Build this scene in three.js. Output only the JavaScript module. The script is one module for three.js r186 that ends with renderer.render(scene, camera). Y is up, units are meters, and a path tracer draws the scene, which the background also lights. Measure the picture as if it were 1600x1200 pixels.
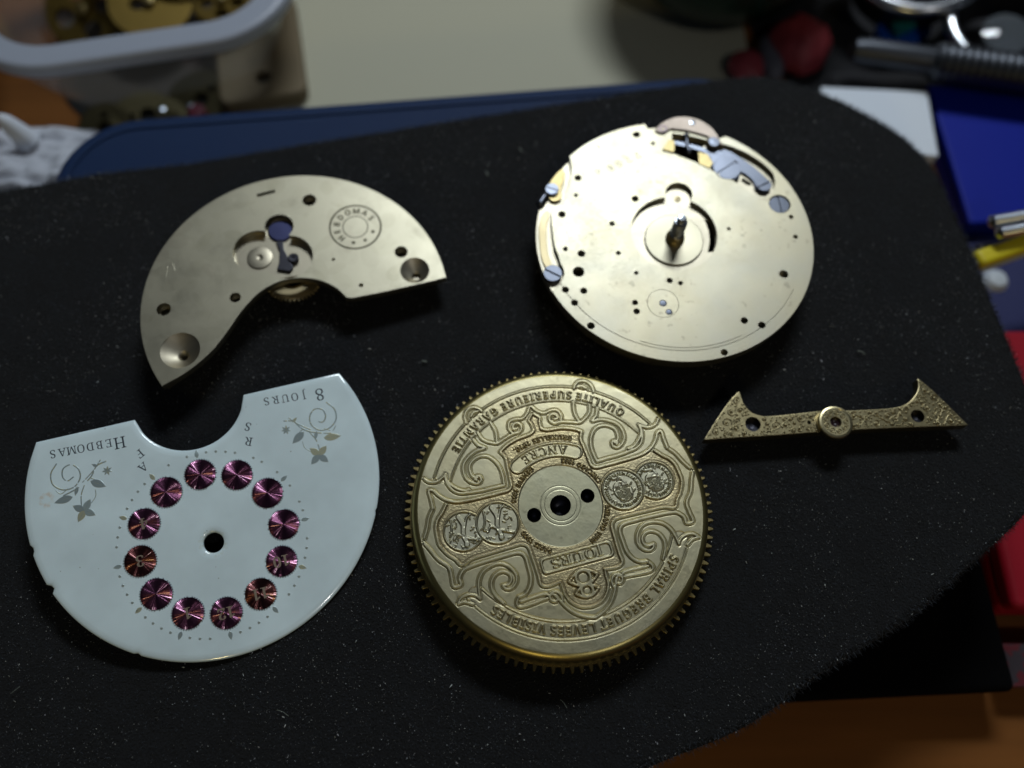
import * as THREE from 'three';
import { mergeGeometries, mergeVertices, toCreasedNormals } from 'three/addons/utils/BufferGeometryUtils.js';
import { RoundedBoxGeometry } from 'three/addons/geometries/RoundedBoxGeometry.js';
import { RectAreaLightUniformsLib } from 'three/addons/lights/RectAreaLightUniformsLib.js';
import { FontLoader } from 'three/addons/loaders/FontLoader.js';
import { TextGeometry } from 'three/addons/geometries/TextGeometry.js';

// ---------- camera, air, lamps, exposure (all lengths below are millimetres, MM turns them into metres) ----------
const MM = 0.001, PI = Math.PI;
const scene = new THREE.Scene();
const camera = new THREE.PerspectiveCamera(50, 4 / 3, 0.01, 6);
camera.position.set(0, 102.9 * MM, 43.68 * MM);
camera.lookAt(0, 0, 0);
camera.focus = 0.099;
camera.userData.fStop = 10.5;
scene.add(camera);
const renderer = new THREE.WebGLRenderer({ antialias: true });
renderer.setSize(1024, 768);
renderer.toneMapping = THREE.LinearToneMapping;
renderer.toneMappingExposure = 1.2;
renderer.shadowMap.enabled = true;
scene.background = new THREE.Color().setRGB(0.013, 0.016, 0.02);   // the dim room round the bench
RectAreaLightUniformsLib.init();
function areaLight(name, at, target, w, h, color, intensity) {
  const l = new THREE.RectAreaLight(new THREE.Color().setRGB(...color), intensity, w * MM, h * MM);
  l.name = name; l.position.set(...at).multiplyScalar(MM); l.lookAt(new THREE.Vector3(...target).multiplyScalar(MM));
  scene.add(l);
  return l;
}
const KEY = { at: [60, 330, -280], aim: [0, 0, 0], w: 150, h: 60, color: [0.92, 1, 1.06], power: 25 };
const TOP = { at: [400, 880, 600], aim: [0, 0, 0], w: 60, h: 60, color: [1, 0.98, 0.94], power: 50 };
const WARM = { at: [-60, 330, 520], aim: [0, 0, 20], w: 50, h: 40, color: [1, 0.78, 0.32], power: 30 };
areaLight('desk_lamp', KEY.at, KEY.aim, KEY.w, KEY.h, KEY.color, KEY.power);
areaLight('ceiling_lamp', TOP.at, TOP.aim, TOP.w, TOP.h, TOP.color, TOP.power);
areaLight('warm_lamp', WARM.at, WARM.aim, WARM.w, WARM.h, WARM.color, WARM.power);

// ---------- small tools ----------
let seed = 7;
const rnd = () => { seed = (seed + 0x6d2b79f5) | 0; let t = Math.imul(seed ^ (seed >>> 15), 1 | seed); t = (t + Math.imul(t ^ (t >>> 7), 61 | t)) ^ t; return ((t ^ (t >>> 14)) >>> 0) / 4294967296; };
const rr = (a, b) => a + (b - a) * rnd();
const clamp = THREE.MathUtils.clamp, lerp = THREE.MathUtils.lerp, smooth = THREE.MathUtils.smoothstep;
function hash(x, y, s) { let h = Math.imul(x, 374761393) ^ Math.imul(y, 668265263) ^ Math.imul(s, 974634777); h = Math.imul(h ^ (h >>> 13), 1274126177); return ((h ^ (h >>> 16)) >>> 0) / 4294967296; }
function vnoise(x, y, s, wrap = 0) {
  const xi = Math.floor(x), yi = Math.floor(y), fx = x - xi, fy = y - yi, u = fx * fx * (3 - 2 * fx), v = fy * fy * (3 - 2 * fy);
  const w = (n) => (wrap ? ((n % wrap) + wrap) % wrap : n);
  return lerp(lerp(hash(w(xi), w(yi), s), hash(w(xi + 1), w(yi), s), u), lerp(hash(w(xi), w(yi + 1), s), hash(w(xi + 1), w(yi + 1), s), u), v);
}
function fbm(x, y, s, oct = 4, wrap = 0) { let a = 0.5, sum = 0, n = 0; for (let i = 0; i < oct; i++) { sum += a * vnoise(x, y, s + i, wrap); n += a; a *= 0.55; x *= 2; y *= 2; wrap *= 2; } return sum / n; }
function dataTex(n, f, srgb = false, repeatMM = 20) {
  const d = new Uint8Array(n * n * 4);
  for (let y = 0; y < n; y++) for (let x = 0; x < n; x++) { const c = f(x / n, y / n), o = (y * n + x) * 4; for (let k = 0; k < 3; k++) d[o + k] = clamp(Array.isArray(c) ? c[k] : c, 0, 1) * 255; d[o + 3] = 255; }
  const t = new THREE.DataTexture(d, n, n); t.wrapS = t.wrapT = THREE.RepeatWrapping; t.magFilter = THREE.LinearFilter; if (srgb) t.colorSpace = THREE.SRGBColorSpace;
  t.repeat.set(1 / repeatMM, 1 / repeatMM); t.needsUpdate = true;
  return t;
}
const lin2s = (c) => (c <= 0.0031308 ? 12.92 * c : 1.055 * Math.pow(c, 1 / 2.4) - 0.055);
const rgb = (r, g, b) => new THREE.Color().setRGB(r, g, b);
function canvas(n, m = n) { const c = document.createElement('canvas'); c.width = n; c.height = m; return c; }
function canvasTex(c, sizeMM, srgb) {   // a canvas laid over uv in mm, its middle at the origin
  const t = new THREE.CanvasTexture(c); if (srgb) t.colorSpace = THREE.SRGBColorSpace;
  t.repeat.set(1 / sizeMM, 1 / sizeMM); t.offset.set(0.5, 0.5); t.needsUpdate = true;
  return t;
}
const counts = {};
function numbered(name) { const n = counts[name] = (counts[name] ?? -1) + 1; return n ? `${name}_${String(n).padStart(3, '0')}` : name; }
const mmGeo = (g) => { if (!g.userData.mm) { g.scale(MM, MM, MM); g.userData.mm = true; } return g; };
function part(name, geo, mat, parent, kind) {
  const m = new THREE.Mesh(mmGeo(geo), mat); m.name = name; m.castShadow = m.receiveShadow = true;
  if (kind) m.userData.kind = kind;
  parent.add(m);
  return m;
}
function thing(name, label, category, at = [0, 0, 0], group) {
  const o = new THREE.Group(); o.name = numbered(name); o.position.set(...at).multiplyScalar(MM);
  o.userData = { label, category }; if (group) o.userData.group = group;
  scene.add(o);
  return o;
}
function lean(o, n) { o.quaternion.setFromUnitVectors(new THREE.Vector3(0, 1, 0), new THREE.Vector3(...n).normalize()); return o; }
function struct(name, geo, mat) { const m = part(name, geo, mat, scene, 'structure'); m.name = numbered(name); return m; }
// Shapes are drawn in (x, z) seen from above, z towards the viewer.
const V = (x, z) => new THREE.Vector2(x, -z);
const pts = (a) => { const r = []; for (let i = 0; i < a.length; i += 2) r.push([a[i], a[i + 1]]); return r; };
const shapeOf = (p) => new THREE.Shape(p.map(([x, z]) => V(x, z)));
const circle = (x, z, r, n = 40) => Array.from({ length: n }, (_, i) => [x + r * Math.cos((i / n) * 2 * PI), z + r * Math.sin((i / n) * 2 * PI)]);
const arc = (cx, cz, r, a0, a1, n) => Array.from({ length: n + 1 }, (_, i) => { const a = a0 + ((a1 - a0) * i) / n; return [cx + r * Math.cos(a), cz + r * Math.sin(a)]; });
function spline(a, n = 8, closed = false) {
  const c = new THREE.CatmullRomCurve3(pts(a).map(([x, z]) => new THREE.Vector3(x, 0, z)), closed, 'centripetal');
  return c.getPoints(pts(a).length * n).map((p) => [p.x, p.z]);
}
// A plate whose upper face lies at y = top.
function slab(outline, holes, top, thick, bevel = 0.08, steps = 2) {
  const s = shapeOf(outline); for (const h of holes) s.holes.push(new THREE.Path(h.map(([x, z]) => V(x, z))));
  const g = new THREE.ExtrudeGeometry(s, { depth: thick - 2 * bevel, bevelEnabled: bevel > 0, bevelThickness: bevel, bevelSize: bevel, bevelOffset: -bevel, bevelSegments: steps, curveSegments: 8 });
  g.rotateX(-PI / 2); g.translate(0, top - thick + bevel, 0); flatUV(g);
  return levelled(toCreasedNormals(g, 0.6));
}
function flatUV(g) { const p = g.attributes.position, u = g.attributes.uv; for (let i = 0; i < p.count; i++) u.setXY(i, p.getX(i), -p.getZ(i)); return g; }
function levelled(g) {   // flat upper and lower faces keep straight normals beside their rounded edges
  g.computeBoundingBox(); levelled.mid = (g.boundingBox.min.y + g.boundingBox.max.y) / 2;
  const p = g.attributes.position, n = g.attributes.normal, a = new THREE.Vector3(), b = new THREE.Vector3(), c = new THREE.Vector3();
  for (let i = 0; i < p.count; i += 3) {
    a.fromBufferAttribute(p, i); b.fromBufferAttribute(p, i + 1).sub(a); c.fromBufferAttribute(p, i + 2).sub(a); b.cross(c).normalize();
    if (Math.abs(b.y) > 0.9995 || Math.abs(p.getY(i) - p.getY(i + 1)) + Math.abs(p.getY(i) - p.getY(i + 2)) < 1e-5) for (let k = 0; k < 3; k++) n.setXYZ(i + k, 0, p.getY(i) > levelled.mid ? 1 : -1, 0);
  }
  return g;
}
function lathe(profile, n = 64) { return new THREE.LatheGeometry(profile.map(([r, y]) => new THREE.Vector2(r, y)), n); }
function creased(g, a = 0.5) { return toCreasedNormals(g.index ? g.toNonIndexed() : g, a); }
const turnedPost = (profile, n = 40) => creased(lathe(profile, n), 0.5);
function starUnion(cx, cz, circles, n = 220) {   // outline of overlapping circles seen from a point inside
  return Array.from({ length: n }, (_, i) => {
    const a = (i / n) * 2 * PI, dx = Math.cos(a), dz = Math.sin(a); let far = 0;
    for (const [x, z, r] of circles) { const ox = cx - x, oz = cz - z, b = ox * dx + oz * dz, q = b * b - (ox * ox + oz * oz - r * r); if (q > 0) far = Math.max(far, -b + Math.sqrt(q)); }
    return [cx + dx * far, cz + dz * far];
  });
}
function toothed(r0, r1, n, k = 0.5) {
  const p = []; for (let i = 0; i < n; i++) { const a = (i / n) * 2 * PI, w = (2 * PI) / n; for (const [f, r] of [[-0.5 * k - 0.06, r0], [-0.3 * k, r1 - 0.06], [-0.12 * k, r1], [0.12 * k, r1], [0.3 * k, r1 - 0.06], [0.5 * k + 0.06, r0]]) p.push([r * Math.cos(a + w * f), r * Math.sin(a + w * f)]); }
  return p;
}
const font = await new FontLoader().loadAsync('fonts/droid/droid_serif_bold.typeface.json');

// ---------- materials ----------
const smudge = dataTex(512, (u, v) => { const a = fbm(u * 6, v * 6, 3, 5, 6), b = vnoise(u * 128, v * 128, 9, 128); return 0.72 + (a - 0.5) * 0.18 + (b - 0.5) * 0.1; }, false, 23);
const brushed = dataTex(512, (u, v) => { const a = fbm(u * 5, v * 5, 21, 4, 5), b = vnoise(u * 16, v * 256, 12, 256); return 0.62 + (a - 0.5) * 0.5 + (b - 0.5) * 0.08; }, false, 19);
const grainBump = dataTex(512, (u, v) => 0.5 + (fbm(u * 64, v * 64, 40, 3, 64) - 0.5) * 0.8, false, 8);
const tarnish = dataTex(512, (u, v) => { const a = fbm(u * 4, v * 4, 31, 5, 4), b = fbm(u * 24, v * 24, 33, 3, 24), s = smooth(b, 0.66, 0.8) * smooth(a, 0.45, 0.6); const k = 0.96 + (a - 0.5) * 0.06 - s * 0.12; return [k, k * (0.995 - (a - 0.5) * 0.03), k * (0.98 - (a - 0.5) * 0.1)]; }, true, 21);
const metal = (color, rough, extra = {}) => new THREE.MeshPhysicalMaterial({ color: rgb(...color), metalness: 1, roughness: rough, ...extra });
const M = {
  nickel: metal([0.4, 0.375, 0.29], 0.6, { roughnessMap: smudge, map: tarnish, bumpMap: grainBump, bumpScale: 0.000004 }),
  brass: metal([0.34, 0.285, 0.17], 0.6, { roughnessMap: smudge }),
  champagne: metal([0.4, 0.365, 0.28], 0.6, { roughnessMap: smudge }),
  gilt: metal([0.36, 0.29, 0.14], 0.6, { roughnessMap: smudge }),
  scrap: metal([0.1, 0.085, 0.045], 0.65, { roughnessMap: smudge }),
  brassDull: metal([0.16, 0.11, 0.03], 0.7, { roughnessMap: smudge }),
  oldBrass: metal([0.24, 0.19, 0.085], 0.6, { roughnessMap: smudge, map: tarnish }),
  copper: metal([0.22, 0.185, 0.155], 0.6, { roughnessMap: smudge }),
  steel: metal([0.4, 0.43, 0.47], 0.26),
  blued: metal([0.1, 0.11, 0.135], 0.45, { roughnessMap: smudge }),
  darkBlued: metal([0.05, 0.055, 0.12], 0.4),
  blackSteel: metal([0.05, 0.05, 0.06], 0.4),
};

// ---------- bench top and pad ----------
const TABLE = -28;
{
  const wood = dataTex(1024, (u, v) => { const w = fbm(u * 4, v * 40, 51, 4, 4) * 0.7 + fbm(u * 10, v * 160, 57, 3, 10) * 0.3, k = 0.55 + w * 0.75; return [lin2s(0.2 * k), lin2s(0.075 * k), lin2s(0.017 * k)]; }, true, 1);
  wood.repeat.set(1, 1);
  const g = new THREE.PlaneGeometry(1400, 1000, 1, 1); g.rotateX(-PI / 2);
  const uv = g.attributes.uv; for (let i = 0; i < uv.count; i++) uv.setXY(i, uv.getX(i) * 7, uv.getY(i) * 5);
  const m = struct('table_top', new THREE.BoxGeometry(1400, 30, 1000).translate(0, TABLE - 15, -120), new THREE.MeshPhysicalMaterial({ map: wood, roughness: 0.7, specularIntensity: 0.3 }));
  const q = m.geometry.attributes.uv; for (let i = 0; i < q.count; i++) q.setXY(i, q.getX(i) * 7, q.getY(i) * 5);
}
const PAD_OUTLINE = spline([-130, -20, -100, -29, -77, -32, -63, -35, -49, -37, -35, -40, -20, -43, 0, -47, 20, -51, 33, -53.4, 41, -54, 49, -51, 54, -48, 61, -42, 64.5, -36, 66, -28, 67.5, -19, 68.5, -11, 69.6, -3, 70.4, 6, 69, 14, 65, 18.4, 59, 23, 48, 31, 37, 37, 27, 43, 15, 47.5, -5, 57, -40, 66, -90, 70, -130, 66], 4, true);
const inPad = (x, z) => { let c = false; for (let i = 0, j = PAD_OUTLINE.length - 1; i < PAD_OUTLINE.length; j = i++) { const [xi, zi] = PAD_OUTLINE[i], [xj, zj] = PAD_OUTLINE[j]; if (zi > z !== zj > z && x < ((xj - xi) * (z - zi)) / (zj - zi) + xi) c = !c; } return c; };
{
  const foamBump = dataTex(512, (u, v) => fbm(u * 90, v * 90, 61, 3, 90), false, 16);
  const foamCol = dataTex(512, (u, v) => { const a = vnoise(u * 256, v * 256, 65, 256), b = fbm(u * 8, v * 8, 67, 3, 8), k = 0.0015 + 0.013 * a * a * b; return [lin2s(k * 0.78), lin2s(k * 0.98), lin2s(k * 1.3)]; }, true, 17);
  const pad = thing('foam_pad', 'thick black foam pad with rounded corners carrying all the watch parts', 'foam pad');
  const foam = new THREE.MeshStandardMaterial({ map: foamCol, bumpMap: foamBump, bumpScale: 0.00025, roughness: 1 });
  part('slab', slab(PAD_OUTLINE, [], 0, 5, 0.9, 4), foam, pad);
  // short nap standing on the foam, and its fuzzy rim
  const hair = new THREE.CylinderGeometry(0.012, 0.03, 1, 3, 1, true).translate(0, 0.5, 0);
  const N = 120000, E = 16000, nap = new THREE.InstancedMesh(mmGeo(hair), new THREE.MeshStandardMaterial({ color: 0xffffff, roughness: 0.8 }), N + E);
  const m = new THREE.Matrix4(), q = new THREE.Quaternion(), up = new THREE.Vector3(0, 1, 0), c = new THREE.Color();
  let i = 0, perimeter = [0];
  for (let k = 1; k <= PAD_OUTLINE.length; k++) { const [a, b] = PAD_OUTLINE[k - 1], [d, e] = PAD_OUTLINE[k % PAD_OUTLINE.length]; perimeter.push(perimeter[k - 1] + Math.hypot(d - a, e - b)); }
  while (i < N + E) {
    let x, z, y = 0, d = new THREE.Vector3(rr(-1, 1), rr(0.35, 1.2), rr(-1, 1)), len = rr(0.12, 0.42);
    if (i < N) { x = rr(-92, 71); z = rr(-55, 60); if (!inPad(x, z)) continue; y = -0.05; } else {
      const t = rnd() * perimeter.at(-1); let k = 1; while (perimeter[k] < t) k++;
      const [a, b] = PAD_OUTLINE[k - 1], [e, f] = PAD_OUTLINE[k % PAD_OUTLINE.length], w = (t - perimeter[k - 1]) / (perimeter[k] - perimeter[k - 1]), L = Math.hypot(e - a, f - b);
      const nx = (f - b) / L, nz = -(e - a) / L, drop = rnd();
      x = lerp(a, e, w) - nx * 0.85 * (1 - Math.sin(drop * 1.4)); z = lerp(b, f, w) - nz * 0.85 * (1 - Math.sin(drop * 1.4)); y = -1.1 * drop * drop;
      d.set(nx * rr(0, 1.2) + rr(-0.7, 0.7), rr(-0.2, 1), nz * rr(0, 1.2) + rr(-0.7, 0.7)); len = rr(0.25, 0.95);
    }
    q.setFromUnitVectors(up, d.normalize()); m.compose(new THREE.Vector3(x, y, z).multiplyScalar(MM), q, new THREE.Vector3(1, len, 1));
    nap.setMatrixAt(i, m);
    const v = 0.004 + 0.1 * Math.pow(rnd(), 4); nap.setColorAt(i, c.setRGB(v * 0.8, v, v * 1.3)); i++;
  }
  nap.name = 'nap'; nap.userData.kind = 'stuff'; nap.receiveShadow = true; pad.add(nap);
  // pale specks in the nap: lint, dust and painted glints of the foam
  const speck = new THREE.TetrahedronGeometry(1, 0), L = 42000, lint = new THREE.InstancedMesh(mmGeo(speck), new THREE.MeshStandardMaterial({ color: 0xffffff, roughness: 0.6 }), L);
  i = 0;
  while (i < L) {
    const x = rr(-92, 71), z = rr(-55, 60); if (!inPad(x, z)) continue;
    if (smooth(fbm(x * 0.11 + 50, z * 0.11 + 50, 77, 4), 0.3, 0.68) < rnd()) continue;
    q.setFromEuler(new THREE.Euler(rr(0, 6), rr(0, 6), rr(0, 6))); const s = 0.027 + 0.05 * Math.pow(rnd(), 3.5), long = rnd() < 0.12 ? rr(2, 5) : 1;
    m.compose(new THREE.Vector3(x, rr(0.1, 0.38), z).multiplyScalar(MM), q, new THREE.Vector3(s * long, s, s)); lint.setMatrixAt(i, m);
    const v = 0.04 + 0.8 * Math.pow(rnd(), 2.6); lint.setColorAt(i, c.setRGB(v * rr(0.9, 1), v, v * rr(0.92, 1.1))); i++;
  }
  lint.name = 'dust_and_glints'; lint.userData = { kind: 'stuff', label: 'pale dust flecks and painted foam glints scattered over the black foam pad' }; scene.add(lint);
  // a few longer stray fibres
  const strands = [];
  for (const [x, z, a, l, w] of [[-26.5, 41.5, 0.45, 1.6, 0.025], [48, -4.5, 0.5, 1.1, 0.06], [31.2, -35.5, 0.3, 0.8, 0.05], [-3.8, -34.5, 1.3, 0.9, 0.1], [1.3, -39, 1.1, 0.8, 0.08], [-12, -3.2, 0.2, 0.7, 0.08], [-58, 39, 2.4, 1.2, 0.025], [6, 40.5, 0.9, 1.2, 0.025]]) {
    const p = [0, 0.5, 1].map((t) => new THREE.Vector3(x + l * (t - 0.5) * Math.cos(a), 0.4 + (t === 0.5 ? rr(0, 0.25) : 0), z + l * (t - 0.5) * Math.sin(a) + (t === 0.5 ? rr(-0.15, 0.15) : 0)));
    strands.push(new THREE.TubeGeometry(new THREE.CatmullRomCurve3(p), 8, w, 5));
  }
  const st = part('lint_strands', mergeGeometries(strands), new THREE.MeshStandardMaterial({ color: rgb(0.2, 0.23, 0.2), roughness: 0.8 }), scene, 'stuff');
  st.userData.label = 'stray pale lint strands lying on the black foam';
}

// ---------- the going-barrel cover with its relief ----------
const AX = [-0.9638, 0.2665, 0.2665, 0.9638];   // the ornament's own right and up, in (x, z) of the part
const toXZ = (a, b) => [a * AX[0] + b * AX[2], a * AX[1] + b * AX[3]];
const toAB = (x, z) => [x * AX[0] + z * AX[1], x * AX[2] + z * AX[3]];
{
  const barrel = lean(thing('spring_barrel', 'round engraved nickel watch barrel with toothed rim and medal ornaments', 'watch barrel', [5.904, 5, 18.081]), [0.0202, 0.9994, -0.029]);
  const S = 2048, W = 36, K = S / W, ctx = canvas(S).getContext('2d'), cn = ctx.canvas, lv = (h) => { const v = Math.round(clamp(128 + h * 800, 0, 255)); return `rgb(${v},${v},${v})`; };
  ctx.fillStyle = lv(0); ctx.fillRect(0, 0, S, S);
  ctx.setTransform(K, 0, 0, -K, S / 2, S / 2); ctx.lineCap = ctx.lineJoin = 'round';
  const C = {
    A1: [8.2, -10.98, 7.75, -10.03, 7.03, -9.47, 8.09, -9.39, 9.25, -8.88, 10.14, -8.04, 10.39, -7.03, 10.21, -6.09, 9.61, -5.43, 8.99, -5.23, 8.54, -5.55, 8.61, -6.05, 9.01, -6.16, 9.25, -5.87, 9.06, -5.64],
    A2: [8.9, -5.91, 9.41, -6.23, 9.59, -6.99, 9.47, -7.68, 8.9, -8.24, 7.97, -8.54, 7, -8.28, 6.28, -7.45, 5.89, -6.35, 5.85, -5.27, 5.98, -4.15],
    A3: [5.98, -4.15, 7.41, -4.19, 8.75, -4.2, 10.39, -4.38, 11.35, -4.55, 12.07, -5.01, 12.6, -5.94, 12.74, -6.77, 12.62, -7.45],
    A4: [15.32, -7.56, 14.79, -6.97, 13.83, -6.75, 12.99, -7.11, 12.62, -7.45],
    A6: [12.62, -7.45, 12.62, -6.56, 11.95, -5.5, 10.95, -4.79, 10.3, -4.71],
    B1: [7.41, -11.7, 7.06, -10.68, 6.21, -9.99, 5.42, -9.68, 4.48, -9.98, 3.15, -10.37, 2.27, -10.41, 1.85, -10.96, 1.97, -11.46, 2.44, -11.68, 2.86, -11.42, 2.9, -10.96, 2.47, -10.94],
    B3: [3.15, -10.37, 3.45, -11.2, 3.12, -12.05, 2.29, -12.21, 1.45, -12.08, 0.7, -12.54, 0.12, -13.4],
    B4: [0.48, -10.1, 0.55, -11.15, 0.72, -11.6, 0.15, -12.3],
    E1: [12.26, 8.32, 12.16, 7.32, 11.89, 6.28, 11.28, 5.49, 10.17, 4.98, 8.88, 5.01, 7.95, 5.75, 7.52, 6.83, 7.84, 7.71, 8.6, 8.14, 9.18, 7.9, 9.33, 7.54],
    E2: [9.79, 9.54, 10.45, 8.42, 10.66, 7.42, 10.35, 6.54, 9.64, 6.01, 8.83, 5.99, 8.23, 6.48, 8.17, 7.14, 8.61, 7.58, 9.33, 7.54],
    E3: [14.83, 8.17, 14.39, 7.66, 13.56, 7.5, 12.68, 7.81, 12.26, 8.32],
    F1: [17.1, 0.26, 16.64, 1.01, 15.88, 2.61, 14.89, 3.86, 14.85, 5, 14.83, 6.2, 14.02, 6.18, 13.99, 5.39, 13.31, 4.61, 12.29, 4.4, 10.32, 4.29, 8.35, 4.25, 6.42, 4.37, 5.92, 4.91, 5.86, 6.15, 5.94, 7.58, 6.39, 8.58, 7.13, 9.17, 7.88, 9.28],
    F2: [15.37, -0.22, 15.33, 0.96, 14.67, 2.29, 13.91, 3.15, 13.39, 3.94, 12.08, 3.57, 9.77, 3.46, 7.29, 3.39, 5.83, 3.45, 5.23, 3.95, 5.07, 5.39, 4.99, 7.36, 4.96, 8.65, 4.32, 8.98, 2.74, 8.86],
    F3: [13.41, -3.63, 14.11, -2.79, 14.89, -2.0, 15.27, -1.2, 15.37, -0.22],
    F4: [15.08, -3.57, 15.81, -2.57, 16.3, -1.4, 16.9, -0.3],
    A5: [5.32, -8.46, 4.89, -7.53, 4.97, -6.29, 5.06, -4.7, 5.16, -3.85, 5.58, -3.43, 6.95, -3.36, 8.97, -3.38, 10.63, -3.43, 12.24, -3.66, 13.27, -4.2, 14.07, -5.02, 14.56, -5.77, 15.04, -5.9, 15.05, -4.77, 15.08, -3.57],
    B2: [5.32, -8.46, 4.39, -9.04, 2.86, -9.55, 1.04, -9.8, 0.48, -10.1],
    G1: [7.88, 9.28, 8.31, 9.95, 8.11, 10.39, 4.71, 10.3], G2: [7.8, 9.85, 4.73, 9.82, 4.48, 10.05],
    G3: [3.71, 10.18, 3.52, 10.63, 4, 10.89, 4.38, 10.55, 4.29, 9.95, 3.6, 9.82, 3.11, 10.35, 3.09, 11.06],
    I1: [2.74, 8.86, 2.65, 9.6, 2.62, 10.5, 2.06, 11.6, 1.15, 12.31, 0, 12.55],
    I2: [4.3, 10.1, 4.04, 9.98, 3.44, 10.85, 2.95, 11.76, 2.12, 12.8, 0.89, 13.56, 0, 13.85],
    J1: [8.48, -13.3, 8.47, -14.15, 7.97, -14.96, 7.12, -15.21, 6.36, -14.72, 6.19, -14.39], J2: [7.68, -14.03, 7.22, -14.48, 6.6, -14.5],
    D1: [5.5, -12.6, 5.2, -11.2, 5.42, -9.68], K1: [14.83, 8.17, 14.1, 8.2, 13.2, 8.7],
  };
  const path = (p) => { ctx.beginPath(); p.forEach(([x, y], i) => (i ? ctx.lineTo(x, y) : ctx.moveTo(x, y))); };
  const mirror = (p) => p.map(([x, y]) => [-x, y]);
  // sunken, sanded ground of the centre panel
  const half = [...spline(C.I1).reverse(), ...spline(C.F2).reverse(), ...spline(C.F3).reverse(), ...spline(C.A5.slice(0, 20)).reverse(), ...spline(C.B2), ...spline(C.B4)];
  const ground = canvas(S).getContext('2d'); ground.fillStyle = '#000'; ground.fillRect(0, 0, S, S); ground.setTransform(K, 0, 0, -K, S / 2, S / 2);
  for (const [cx, st] of [[ctx, lv(-0.045)], [ground, '#fff']]) { cx.fillStyle = st; cx.beginPath(); [...half, ...mirror(half).reverse()].forEach(([x, y], i) => (i ? cx.lineTo(x, y) : cx.moveTo(x, y))); cx.fill(); }
  // banner ribbons
  const rib = (r, a0, a1, w, h) => { ctx.strokeStyle = lv(h); ctx.lineWidth = w; ctx.beginPath(); ctx.arc(0, 0, r, a0, a1); ctx.stroke(); };
  const TOPB = [PI * 0.5 - 1.02, PI * 0.5 + 1.02], BOTB = [-PI * 0.5 - 1.05, -PI * 0.5 + 1.05];
  for (const [b0, b1] of [TOPB, BOTB]) { rib(14.78, b0, b1, 1.9, -0.05); for (const r of [13.82, 15.8]) { rib(r, b0 - 0.04, b1 + 0.04, 0.42, -0.06); rib(r, b0 - 0.04, b1 + 0.04, 0.2, 0.06); } }
  ground.lineWidth = 1.6; ground.strokeStyle = '#3a3a3a'; for (const [b0, b1] of [TOPB, BOTB]) { ground.beginPath(); ground.arc(0, 0, 14.8, b0, b1); ground.stroke(); }
  for (const [w, h] of [[0.62, -0.07], [0.3, 0.085]]) for (const k in C) for (const p of [spline(C[k]), mirror(spline(C[k]))]) { ctx.strokeStyle = lv(h); ctx.lineWidth = w; path(p); ctx.stroke(); }
  for (const p of [C.F1, C.F2, C.A5, C.F3, C.B2]) for (const s of [spline(p), mirror(spline(p))]) { ctx.strokeStyle = lv(0.1); ctx.lineWidth = 0.34; path(s); ctx.stroke(); }
  // lettering
  function ringText(text, r, mid, size, outward, h, spread = 1, weight = 'bold', family = 'sans-serif') {
    ctx.font = `${weight} ${size * 60}px ${family}`; ctx.textAlign = 'center'; ctx.textBaseline = 'middle'; ctx.fillStyle = lv(h);
    const ws = [...text].map((ch) => (ctx.measureText(ch).width / 60) * spread), total = ws.reduce((a, b) => a + b, 0); let at = -total / 2;
    [...text].forEach((ch, i) => {
      const t = (at + ws[i] / 2) / r, a = outward ? mid - t : mid + t; at += ws[i];
      ctx.save(); ctx.translate(r * Math.cos(a), r * Math.sin(a)); ctx.rotate(outward ? a - PI / 2 : a + PI / 2); ctx.scale(1 / 60, -1 / 60); ctx.fillText(ch, 0, 0); ctx.restore();
    });
  }
  ringText('SPIRAL BREGUET LEVEES VISIBLES', 14.78, PI / 2 + 0.01, 1.46, true, 0.12, 1.1, 'bold');
  ringText('QUALITE SUPERIEURE GARANTIE', 14.72, -PI / 2 - 0.03, 1.42, false, 0.12, 1.14);
  ringText('BRUXELLES 1910.', 8.85, -PI / 2 - 0.02, 0.92, false, 0.11, 1.04);
  ringText('GENEVE 1896', 5.72, -PI * 0.5 + 0.8, 0.8, false, 0.11, 1.05); ringText('CHICAGO 1893', 5.72, -PI * 0.5 - 0.8, 0.8, false, 0.11, 1.02);
  ringText('PARIS 1900', 5.72, PI * 0.5 - 0.85, 0.8, true, 0.11, 1.02); ringText('MILANO 1906', 5.72, PI * 0.5 + 0.85, 0.8, true, 0.11, 1.02);
  // the two name plates
  ctx.lineCap = 'round';
  for (const [w, h] of [[2.16, -0.07], [1.92, 0.09], [1.5, -0.03]]) { ctx.strokeStyle = lv(h); ctx.lineWidth = w; ctx.beginPath(); ctx.arc(0, 0, 7.15, -PI / 2 - 0.55, -PI / 2 + 0.55); ctx.stroke(); }
  ringText('ANCRE', 7.16, -PI / 2, 1.5, false, 0.09, 1.12, 'bold', 'serif');
  const plate = (w, h, y, r) => { ctx.beginPath(); ctx.roundRect(-w, y - h, 2 * w, 2 * h, r); };
  for (const [w, h, l] of [[4.55, 1.1, -0.07], [4.42, 0.97, 0.09], [4.18, 0.74, -0.03]]) { ctx.fillStyle = lv(l); plate(w, h, 6.66, 0.5); ctx.fill(); }
  ctx.save(); ctx.translate(0, 6.62); ctx.scale(1.28 / 60, -1 / 60); ctx.font = 'bold 94px serif'; ctx.textAlign = 'center'; ctx.textBaseline = 'middle'; ctx.fillStyle = lv(0.09); ctx.fillText('JOURS', 0, 1); ctx.restore();
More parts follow.
